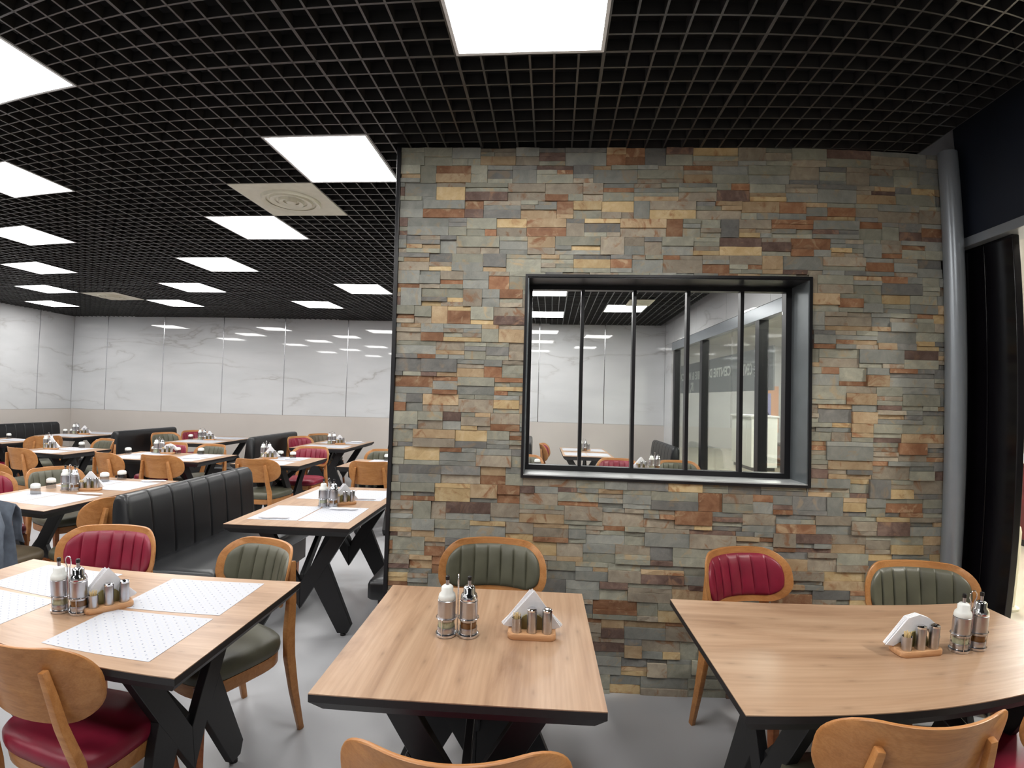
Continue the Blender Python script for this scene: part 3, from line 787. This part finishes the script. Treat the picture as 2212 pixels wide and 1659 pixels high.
def chair_leg(front, s):
    mb = MB()
    if front:
        mb.tube([(s * 0.226, 0.236, 0.0), (s * 0.212, 0.214, 0.2), (s * 0.200, 0.195, 0.345), (s * 0.200, 0.195, 0.396)], [0.66, 0.9, 1.1, 1.1], sect=(0.018, 0.018), up=(0, 1, 0))
    else:
        pts = [(s * 0.222, -0.270, 0.0), (s * 0.214, -0.235, 0.2), (s * 0.204, -0.216, 0.36), (s * 0.196, -0.218, 0.47), (s * 0.176, -0.240, 0.60)]
        bx = s * 0.152
        pts += [(bx + s * 0.012, back_y(bx, 0.0) - 0.0225, 0.690), (bx, back_y(bx, 0.062) - 0.020, 0.775)]
        mb.tube(pts, [0.7, 0.95, 1.15, 1.15, 1.0, 0.9, 0.75], sect=(0.015, 0.019), up=(0, 1, 0))
    return mb.mesh('chair_leg', M['beech'] if not front else M['leg_wood'], bevel=0.004, seg=2, smooth=35)
def chair(x, y, deg, colour, label, group):
    """x, y: centre of the backrest's outer face; deg: turn, 0 faces away from the viewer"""
    rz = math.radians(deg); d = Vector((-math.sin(rz), math.cos(rz)))
    t = thing('dining_chair', label, 'chair', (x + d.x * 0.262, y + d.y * 0.262, 0), rz, group)
    bk = link('backrest', cached('cb', chair_back), t)
    link('back_pad', cached('cp' + colour, lambda: chair_pad(M[colour])), bk)
    link('seat', cached('cs' + colour, lambda: chair_seat(M[colour])), t)
    link('seat_frame', cached('ca', chair_apron), t)
    for fr_ in (0, 1):
        for s in (-1, 1): link('leg', cached(('cl', fr_, s), lambda: chair_leg(fr_, s)), t)
    return t
NEAR, FAR = 'dining chairs round the front tables', 'dining chairs in the back of the room'
chair(-1.50, 1.235, 0, 'red', 'wooden chair back with red seat at the lower left corner', NEAR)
chair(-0.168, 1.03, 0, 'red', 'wooden chair with red seat cut by the bottom edge, before the square table', NEAR)
chair(0.965, 1.155, -6, 'green', 'wooden chair back before the right table, cut by the bottom edge', NEAR)
chair(1.62, 1.15, -4, 'red', 'red seated chair barely showing at the lower right corner', NEAR)
chair(-0.208, 2.61, 180, 'green', 'green padded chair between the square table and the stone wall', NEAR)
chair(0.99, 2.62, 203, 'red', 'red padded chair turned sideways by the stone wall behind the right table', NEAR)
chair(1.79, 2.47, 171, 'green', 'dark green padded chair beside the grey column behind the right table', NEAR)
chair(-2.19, 2.53, 188, 'red', 'red padded chair behind the lower left table', NEAR)
chair(-1.275, 2.42, 153, 'green', 'turned green padded chair at the corner of the lower left table', NEAR)
# round the table left of the large bench
chair(-2.80, 3.30, 84, 'green', 'wooden chair back pushed against the rear of the large black bench', FAR)
chair(-4.33, 4.15, -104, 'green', 'green padded chair with straight top at the table left of the large bench', FAR)
chair(-4.50, 3.60, -115, 'red', 'red padded chair cut by the left picture edge', FAR)
chair(-5.08, 4.05, 22, 'green', 'wooden chair back behind the red chair at the left picture edge', FAR)
# middle rows
chair(-6.02, 5.27, -10, 'green', 'wooden chair in front of the far left square table', FAR)
chair(-4.87, 5.34, -22, 'green', 'turned wooden chair at the left end of the long table behind the bench', FAR)
chair(-4.18, 5.31, -2, 'red', 'wooden chair back right behind the top of the large black bench', FAR)
chair(-3.07, 5.30, -4, 'green', 'wooden chair with green seat at the right end of the large bench', FAR)
chair(-1.81, 5.37, 0, 'green', 'wooden chair back touching the stone wall edge', FAR)
chair(-6.02, 6.75, 158, 'green', 'green padded chair behind the far left square table', FAR)
chair(-4.90, 6.62, 176, 'red', 'red padded chair behind the cruet on the long table behind the bench', FAR)
chair(-4.30, 6.58, 165, 'green', 'green padded chair behind the long table, beside a red one', FAR)
chair(-3.02, 6.70, 178, 'red', 'red padded chair behind the square table near the stone wall edge', FAR)
chair(-2.00, 6.62, 180, 'green', 'green padded chair half hidden by the stone wall edge', FAR)
# far row
chair(-3.98, 8.15, -112, 'red', 'small red padded chair left of the far table near the stone wall edge', FAR)
chair(-3.93, 8.82, -122, 'olive', 'small brown olive padded chair at the end of the far table', FAR)
chair(-6.25, 8.08, -106, 'green', 'small green padded chair before the middle black bench', FAR)
chair(-6.17, 8.72, -112, 'red', 'small red padded chair at the far end of the middle black bench', FAR)
chair(-7.04, 6.70, 66, 'green', 'wooden chair back before the farthest black bench', FAR)
chair(-7.62, 5.95, 10, 'red', 'wooden chair back sliced by the left picture edge, farther of two', FAR)
# seen through the window
chair(0.995, 6.42, 180, 'red', 'red padded chair seen through the middle of the wall window', FAR)
chair(1.725, 6.42, 180, 'green', 'green padded chair seen through the right half of the wall window', FAR)
chair(-0.18, 6.47, 180, 'green', 'green padded chair at the lower left corner of the wall window', FAR)
chair(0.06, 8.10, -95, 'red', 'wooden chair seen edge on through the leftmost window pane', FAR)

# ------------------------------------------------------------------ black benches
def bench_parts(L):
    P = []; hl = L / 2
    # profile of the backrest: x is depth (front is +x), z height
    prof = [(0.16, 0.44), (0.150, 0.60), (0.135, 0.75), (0.120, 0.85), (0.105, 0.885), (0.085, 0.9), (0.04, 0.9), (0.015, 0.89), (0.004, 0.865), (0.0, 0.80), (0.0, 0.44)]
    n = 7; seams = [-hl + L * k / n for k in range(1, n)]
    ys = [-hl, -hl + 0.004, -hl + 0.012, -hl + 0.025, -hl + 0.05]
    for k in range(n):
        a, b = -hl + L * k / n, -hl + L * (k + 1) / n
        ys += [a + (b - a) * q for q in (0.01, 0.03, 0.08, 0.2, 0.5, 0.8, 0.92, 0.97, 0.99)] + ([b] if k < n - 1 else [])
    ys += [hl - 0.05, hl - 0.025, hl - 0.012, hl - 0.004, hl]
    ys = sorted(set(round(y, 5) for y in ys))
    R_ = []
    for y in ys:
        e = min(y + hl, hl - y); inset = 0.022 * (1 - min(1, e / 0.03)) ** 2
        g = sum(math.exp(-((y - s) / 0.004) ** 2) for s in seams)
        ring = []
        for i, (x, z) in enumerate(prof):
            front = i <= 5
            x2 = x - (0.011 * g if front else 0) ; x2 = x2 + (0.08 - x2) * inset * 6
            ring.append((x2, y, z - (inset if z > 0.86 else 0) - (0.006 * g if 3 <= i <= 6 else 0)))
        R_.append(ring)
    P.append(('backrest', MB().rings(R_).mesh('bench_back', M['black'], smooth=60)))
    seat = rrect(0.56, L, 0.03, 4, 0.42, 0)
    def sc_(s, z): return [(0.42 + (p[0] - 0.42) * (1 - s / 0.56), p[1] * (1 - s / L), z) for p in seat]
    P.append(('seat', MB().rings([sc_(0.02, 0.34), sc_(0.0, 0.352), sc_(0.0, 0.43), sc_(0.012, 0.446), sc_(0.04, 0.455), sc_(0.15, 0.458)]).mesh('bench_seat', M['black'], smooth=50)))
    P.append(('base', MB().box(0.02, 0.64, -hl + 0.03, hl - 0.03, 0.14, 0.34).mesh('bench_base', M['bench_wood'], bevel=0.005)))
    P.append(('rear_panel', MB().box(0.004, 0.02, -hl + 0.01, hl - 0.01, 0.14, 0.44).mesh('bench_rear', M['black'])))
    for sx in (0.06, 0.58):
        for sy in (-1, 1):
            P.append(('leg', MB().tube([(sx, sy * (hl - 0.09), 0), (sx, sy * (hl - 0.09), 0.14)], [0.85, 1], sect=(0.024, 0.024)).mesh('bench_leg', M['leg_wood'])))
    return P
def bench(x, y0, y1, side, label):
    """x: rear face of the backrest; side +1 faces +x"""
    t = thing('bench', label, 'bench', (x, (y0 + y1) / 2, 0), 0 if side > 0 else PI, 'black upholstered benches')
    for nm, me in cached(('bench', round(y1 - y0, 2)), lambda: bench_parts(round(y1 - y0, 2))): link(nm, me, t)
bench(-2.635, 2.98, 4.37, 1, 'large black channelled leatherette bench behind the lower left table')
bench(-0.30, 3.00, 4.32, -1, 'black bench seat corner poking out behind the stone wall edge')
bench(-4.08, 7.10, 8.42, -1, 'plain rear of the black bench left of the far red chair')
bench(-6.37, 7.30, 8.62, -1, 'middle far black bench behind a small green chair')
bench(-9.0, 7.42, 8.74, 1, 'farthest left black bench along the left marble wall')
bench(-2.06, 7.25, 8.57, -1, 'black bench end just showing at the stone wall edge by the marble wall')
bench(-0.09, 7.60, 8.92, -1, 'grey looking bench back at the leftmost edge of the wall window')
bench(2.10, 7.60, 8.92, -1, 'tall dark bench seen through the third window pane')

# ------------------------------------------------------------------ things on the tables
def loc(key, u, v):
    """u across to the right, v away from the viewer, from the table centre"""
    c = TDESC[key]['c']; return c[0] + u, c[1] + v
TOP = 0.7502
mat_me = MB().prism(rrect(0.41, 0.325, 0.002, 1), 0.0, 0.0009, 'z').mesh('placemat', M['paper'])
def placemat(key, wx, wy, deg, where):
    rz = math.radians(deg) + TDESC[key]['rz']
    tag(link('placemat', mat_me, None, (wx, wy, TOP), rz), 'white patterned paper placemat at the %s of %s' % (where, TDESC[key]['desc']), 'placemat', 'paper placemats')
def mats4(key, only=None):
    c = TDESC[key]['c']; al = TDESC[key]['rz'] > 0
    for su, nu in ((-1, 'left'), (1, 'right')):
        for sv, nv in ((-1, 'near'), (1, 'far')):
            if only and (nv + nu) not in only: continue
            du, dv = (0.168, 0.33) if al else (0.33, 0.175)
            placemat(key, c[0] + su * du, c[1] + sv * dv + 0.01, random.Random(key + nu + nv).uniform(-1.5, 1.5), nv + ' ' + nu)
for k in ('T1', 'T4', 'E', 'H', 'I', 'F', 'K', 'W1'): mats4(k)
def mats2(key, rz90=True):
    c = TDESC[key]['c']
    for s, n in ((-1, 'near side'), (1, 'far side')):
        rz = TDESC[key]['rz']; placemat(key, c[0], c[1] + s * 0.19, -math.degrees(rz), n)
for k in ('G', 'J', 'L', 'P', 'M'): mats2(k)
for s, n in ((-1, 'left'), (1, 'right')): placemat('N', 1.35 + s * 0.35, 6.05, 0, 'far ' + n)

def stand_mesh():
    mb = MB()
    for s in (-1, 1):
        mb.lathe([(0.001, 0), (0.034, 0), (0.036, 0.003), (0.036, 0.009), (0.033, 0.009), (0.033, 0.004), (0.001, 0.004)], 24, (s * 0.038, 0, 0), cap=False)
        ring = [(s * 0.038 + 0.0345 * math.cos(2 * PI * k / 24), 0.0345 * math.sin(2 * PI * k / 24), 0.062) for k in range(25)]
        mb.tube(ring, 0.0017, 6)
        for a in (70, -70):
            an = math.radians(a if s > 0 else 180 + a)
            mb.tube([(s * 0.038 + 0.0345 * math.cos(an), 0.0345 * math.sin(an), 0.005), (s * 0.038 + 0.0345 * math.cos(an), 0.0345 * math.sin(an), 0.062)], 0.0015, 6)
    mb.box(-0.01, 0.01, -0.008, 0.008, 0, 0.008)
    hd = MB(); hd.tube([(0, -0.006, 0.006), (0, -0.006, 0.168), (0, -0.013, 0.182), (0, -0.013, 0.196), (0, -0.006, 0.206), (0, 0.004, 0.206), (0, 0.012, 0.197), (0, 0.012, 0.182), (0, 0.006, 0.168), (0, 0.006, 0.006)], 0.0022, 8)
    return mb.mesh('cruet_rack', M['chrome'], smooth=50), hd.mesh('cruet_handle', M['chrome'], smooth=True)
def bottle_parts(liq):
    P = [('body', MB().lathe([(0.001, 0.005), (0.029, 0.005), (0.0295, 0.01), (0.0295, 0.128), (0.026, 0.138), (0.018, 0.146), (0.017, 0.15)], 24, cap=False).mesh('bottle_body', M['bottle'], smooth=50))]
    P.append(('liquid', MB().lathe([(0.027, 0.007), (0.027, 0.056)], 20).mesh('bottle_liquid', M[liq], smooth=50)))
    P.append(('base_band', MB().lathe([(0.0300, 0.006), (0.0305, 0.007), (0.0305, 0.03), (0.0300, 0.031)], 24, cap=False).mesh('bottle_band', M['steel'], smooth=50)))
    P.append(('sleeve', MB().lathe([(0.0298, 0.052), (0.0312, 0.053), (0.0312, 0.12), (0.0298, 0.121)], 24, cap=False).mesh('bottle_sleeve', M['steel'], smooth=50)))
    P.append(('collar', MB().lathe([(0.0296, 0.122), (0.0302, 0.128), (0.027, 0.139), (0.0205, 0.146), (0.0205, 0.162), (0.014, 0.168), (0.007, 0.169)], 20).mesh('bottle_collar', M['chrome'] if liq == 'oil' else M['cloth_white'], smooth=50)))
    P.append(('spout', MB().tube([(0, 0, 0.166), (0, 0, 0.188)], 0.0058, 12).mesh('bottle_spout', M['steel'], smooth=50)))
    P.append(('spout_cap', MB().lathe([(0.0072, 0.186), (0.0076, 0.188), (0.0072, 0.198), (0.004, 0.2)], 12).mesh('bottle_cap', M['blackplastic'], smooth=50)))
    return P
def cruet(key, x, y, deg, small=False, hrot=0):
    D = TDESC[key]['desc']; rz = math.radians(deg)
    t = thing('cruet_stand', 'chrome cruet stand with loop handle on ' + D, 'cruet stand', (x, y, TOP), rz, 'cruet stands')
    a, b = cached('stand', stand_mesh); link('rack', a, t); link('handle', b, t, (0, 0, 0), math.radians(hrot))
    for s, liq, nm, lb in ((-1, 'vinegar', 'dressing_bottle', 'pale dressing bottle with steel sleeve in the cruet on '), (1, 'oil', 'oil_bottle', 'amber oil bottle with steel sleeve in the cruet on ')):
        p = thing(nm, lb + D, 'bottle', (x + s * 0.038 * math.cos(rz), y + s * 0.038 * math.sin(rz), TOP), rz, 'cruet bottles')
        for n_, me in cached('bot' + liq, lambda: bottle_parts(liq)):
            if small and n_ in ('base_band', 'spout_cap'): continue
            o = link(n_, me, sp if n_ == 'spout_cap' else p)
            if n_ == 'spout': sp = o
def tray_mesh():
    o = rrect(0.165, 0.085, 0.022, 5)
    R_ = [[(p[0] * s, p[1] * s, z) for p in o] for s, z in ((0.96, 0), (1, 0.004), (1, 0.016), (0.97, 0.02))]
    tb = MB().rings(R_).mesh('tray_base', M['tray_wood'], smooth=40)
    bd = MB().prism([(-0.045, 0.0201)] + [(0.045 * -math.cos(PI * k / 14), 0.035 + 0.038 * math.sin(PI * k / 14)) for k in range(15)] + [(0.045, 0.0201)], 0.0, 0.006, 'y').mesh('tray_board', M['oliveboard'])
    b2 = MB().prism([(-0.045, 0.0201)] + [(0.045 * -math.cos(PI * k / 14), 0.035 + 0.038 * math.sin(PI * k / 14)) for k in range(15)] + [(0.045, 0.0201)], 0.034, 0.039, 'y').mesh('tray_board', M['oliveboard'])
    return tb, bd, b2
def napkin_mesh(style):
    mb = MB(); r = random.Random(style)
    for k in range(5):
        y = 0.0075 + 0.0052 * k; w = 0.104 + r.uniform(-0.006, 0.006); h = 0.118 + r.uniform(-0.006, 0.008); sh = r.uniform(-0.012, 0.012)
        z0 = 0.026
        pts = [(-w, z0 + 0.002), (-w + 0.018, z0 - 0.003), (0, z0 - 0.001), (w - 0.02, z0 - 0.004), (w, z0 + 0.003), (sh, z0 + h)]
        if style == 2: pts = [(-w, z0 + 0.002), (-w + 0.03, z0 - 0.003), (-0.02, z0 + 0.03), (0.05, z0 + 0.05), (0.085, z0 + 0.01), (0.1, z0 + 0.016), (0.085, z0 + 0.06), (0.05, z0 + 0.086), (0.01, z0 + 0.1), (-0.03, z0 + 0.09)]
        mb.prism(pts, y, y + 0.0035, 'y')
    return mb.mesh('napkin_stack', M['napkin'])
def shaker_parts(h):
    return [('body', MB().lathe([(0.0165, 0.0), (0.017, 0.002), (0.017, h - 0.004), (0.0165, h - 0.002)], 20).mesh('shaker_body', M['steel'], smooth=50)),
            ('lid', MB().lathe([(0.0172, h - 0.003), (0.0172, h + 0.003), (0.013, h + 0.006), (0.004, h + 0.0065)], 20).mesh('shaker_lid', M['chrome'], smooth=50))]
def picks_parts():
    P = [('body', MB().lathe([(0.0165, 0.0), (0.017, 0.002), (0.017, 0.046), (0.0155, 0.046), (0.0155, 0.006)], 20).mesh('pick_pot', M['steel'], smooth=50))]
    mb = MB(); r = random.Random(3)
    for k in range(22):
        a = r.uniform(0, 2 * PI); q = 0.013 * math.sqrt(r.random())
        mb.tube([(q * 0.6 * math.cos(a), q * 0.6 * math.sin(a), 0.007), (q * math.cos(a), q * math.sin(a), 0.058 + r.uniform(-0.004, 0.006))], 0.0011, 5)
    return P + [('toothpicks', mb.mesh('toothpicks', M['pick']))]
def tray(key, x, y, deg, style=1, simple=False):
    D = TDESC[key]['desc']; rz = math.radians(deg); ca, sa = math.cos(rz), math.sin(rz)
    W = lambda a, b: (x + a * ca - b * sa, y + a * sa + b * ca)
    t = thing('condiment_tray', 'small wooden condiment tray on ' + D, 'tray', (x, y, TOP), rz, 'wooden condiment trays')
    a, b, c = cached('tray', tray_mesh); bs = link('base', a, t); link('napkin_board', b, bs); link('napkin_board', c, bs)
    tag(link('napkin_stack', cached(('nap', style), lambda: napkin_mesh(style)), None, (*W(0, 0), TOP), rz), 'stack of white folded napkins standing in the tray on ' + D, 'napkins', 'napkin stacks')
    for (u, nm, lb, pf) in ((-0.052, 'toothpick_holder', 'short steel toothpick holder in the tray on ', picks_parts), (0.0, 'salt_shaker', 'middle steel shaker in the tray on ', lambda: shaker_parts(0.074)), (0.052, 'pepper_shaker', 'end steel shaker in the tray on ', lambda: shaker_parts(0.0741))):
        p = thing(nm, lb + D, 'shaker' if 'shaker' in nm else 'holder', (*W(u, -0.018), TOP + 0.0201), rz, 'steel table shakers')
        for n_, me in cached(nm, pf):
            link(n_, me, p)
cruet('T2', -0.262, 1.752, 3); tray('T2', -0.006, 1.775, 0)
cruet('T3', 1.485, 1.725, 5, False, 80); tray('T3', 1.285, 1.730, 3, 2)
cruet('T1', -1.675, 1.690, 8, False, 80); tray('T1', -1.575, 1.765, 55)
cruet('T4', -1.497, 3.585, 0); tray('T4', -1.420, 3.690, 35)
cruet('E', -3.64, 3.69, 12); tray('E', -3.53, 3.77, 20)
cruet('H', -4.79, 6.16, 5, True); tray('H', -4.66, 6.15, 10, 2)
cruet('J', -3.36, 6.12, 0, True); tray('J', -3.25, 6.02, 15)
cruet('G', -6.33, 6.06, 10, True); tray('G', -6.22, 6.00, 10)
cruet('K', -3.30, 7.95, 0, True); tray('K', -3.19, 8.00, 35)
cruet('I', -5.46, 7.97, 0, True); tray('I', -5.36, 8.00, 20)
cruet('F', -7.89, 8.10, 0, True); tray('F', -7.76, 8.14, 25)
cruet('W1', 0.715, 8.00, 0, True); tray('W1', 0.78, 8.10, 60)
cruet('N', 1.40, 6.14, 10, True); tray('N', 1.24, 6.12, 0)

# covered tumblers: upturned glasses with a white paper cap
M['tumbler'] = pane_glass('tumbler_glass', (0.62, 0.62, 0.62), 0.08)
def tumbler_parts():
    g = MB().lathe([(0.036, 0.0), (0.037, 0.002), (0.033, 0.062), (0.030, 0.066), (0.001, 0.067)], 20, cap=False).mesh('tumbler_glass', M['tumbler'], smooth=50)
    c = MB().lathe([(0.0350, 0.046), (0.0356, 0.047), (0.0352, 0.066), (0.031, 0.074), (0.018, 0.079), (0.001, 0.080)], 20, cap=False).mesh('tumbler_cap', M['cloth_white'], smooth=50)
    return [('glass', g), ('cap', c)]
for key, x, y, lb in (('E', -3.755, 3.481, 'nearest upturned glass with white cap on '), ('E', -3.871, 3.737, 'upturned white capped glass left of the cruet on '), ('E', -3.744, 4.155, 'upturned white capped glass at the far side of '), ('E', -3.70, 4.30, 'farthest upturned glass with white cap on '),
                      ('H', -5.06, 5.97, 'leftmost upturned glass with white cap on '), ('H', -4.90, 6.22, 'upturned white capped glass just left of the cruet on '), ('H', -4.57, 6.20, 'upturned white capped glass just right of the tray on '), ('H', -4.27, 6.22, 'rightmost upturned glass with white cap on '),
                      ('J', -3.22, 6.20, 'left upturned glass with white cap on '), ('J', -3.03, 6.14, 'right upturned glass with white cap on '), ('G', -6.06, 6.32, 'upturned white capped glass on '), ('F', -8.09, 8.08, 'left upturned glass with white cap on '), ('F', -8.02, 8.15, 'right upturned glass with white cap on '),
                      ('I', -5.70, 8.03, 'upturned white capped glass on '), ('P', -7.93, 6.85, 'upturned white capped glass on '), ('L', -1.86, 6.17, 'upturned white capped glass on '), ('M', 0.0, 6.12, 'upturned white capped glass on ')):
    p = thing('covered_glass', lb + TDESC[key]['desc'], 'glass', (x, y, TOP + 0.001), 0, 'white capped upturned glasses')
    for n_, me in cached('tumbler', tumbler_parts): link(n_, me, p)

# rolled napkins with cutlery on some placemats
def roll_mesh():
    mb = MB(); pts = [(-0.10 + 0.02 * k, 0.004 * math.sin(k * 1.3), 0.009) for k in range(11)]
    mb.tube(pts, [0.003, 0.008, 0.0088, 0.0085, 0.0088, 0.0085, 0.008, 0.008, 0.0085, 0.008, 0.004], 8)
    return mb.mesh('napkin_roll', M['napkin'], smooth=60)
for key, x, y, a, lb in (('T4', -1.35, 3.50, 3, 'rolled napkin beside the cruet on '), ('T4', -1.69, 3.20, 4, 'rolled napkin at the near left of '), ('T4', -1.34, 3.86, 2, 'rolled napkin on the far right placemat of '),
                         ('H', -4.10, 5.80, 20, 'rolled napkin at the right of '), ('H', -4.85, 5.90, 15, 'rolled napkin at the left of '), ('E', -3.37, 3.60, 10, 'rolled napkin before the cruet on '), ('E', -3.35, 4.25, 20, 'rolled napkin at the far end of '), ('K', -3.05, 8.35, 5, 'rolled napkin at the far end of '), ('J', -2.95, 5.98, 5, 'rolled napkin on ')):
    tag(link('napkin_roll', cached('roll', roll_mesh), None, (x, y, TOP + 0.0012), math.radians(a)), lb + TDESC[key]['desc'], 'napkin', 'rolled napkins')

# ------------------------------------------------------------------ chair with a jacket over its back, at the left edge
chair(-3.48, 2.66, 6, 'olive', 'chair hidden under the grey jacket at the left picture edge', FAR)
def jacket():
    t = thing('jacket', 'grey denim jacket hung over a chair back at the left picture edge', 'jacket', (-3.48, 2.66, 0), math.radians(6))
    def drape(off, z_low, wid, seed):
        r = random.Random(seed)
        ph = [r.uniform(0, 6) for _ in range(4)]
        def fn(u, v):
            x = (u - 0.5) * wid * (1 + 0.12 * v)
            # v 0..1: front hem over the top to the rear hem
            s = v * 2 - 1
            if s < 0: z = 0.87 - (-s) * (0.87 - 0.62) * 1.0; y = 0.045
            else: z = 0.87 - s * (0.87 - z_low); y = -0.045 - 0.03 * s
            k = min(1, abs(s) / 0.12); y = y * k + (1 - k) * 0.0
            z += 0.012 * (1 - k)
            fold = 0.018 * math.sin(x * 26 + ph[0]) + 0.012 * math.sin(x * 51 + ph[1] + v * 3) + 0.008 * math.sin(v * 17 + ph[2])
            bow = 0.125 * (x / 0.265) ** 2
            y2 = y + bow - 0.20 * (z - BZ) * 0.6 + fold * min(1, abs(s) * 2) - 0.012 + off
            z -= 0.05 * abs(2 * u - 1) ** 3
            return (x, y2, z)
        return fn
    mb = MB().sheet(drape(0, 0.28, 0.56, 4), 44, 40)
    o = link('body', mb.mesh('jacket_body', M['denim'], smooth=80), t)
    m = o.modifiers.new('thick', 'SOLIDIFY'); m.thickness = 0.008
    for s in (-1, 1):
        sl = MB(); pts = [(s * 0.23, 0.0, 0.80), (s * 0.29, -0.05, 0.72), (s * 0.315, -0.09, 0.58), (s * 0.31, -0.10, 0.44), (s * 0.30, -0.11, 0.34)]
        sl.tube(pts, [0.045, 0.062, 0.058, 0.055, 0.05], 14); link('sleeve', sl.mesh('jacket_sleeve', M['denim'], smooth=70), t)
        cf = MB(); cf.tube([(s * 0.30, -0.11, 0.345), (s * 0.298, -0.112, 0.305)], 0.053, 14); link('cuff', cf.mesh('jacket_cuff', M['grey_wall'], smooth=70), t)
    link('lining', MB().sheet(lambda u, v: (-0.29 + 0.16 * u, -0.135 + 0.03 * math.sin(u * 9) - 0.02 * v, 0.56 - 0.40 * v - 0.04 * u), 14, 14).mesh('jacket_lining', M['blue'], smooth=80), t)
jacket()
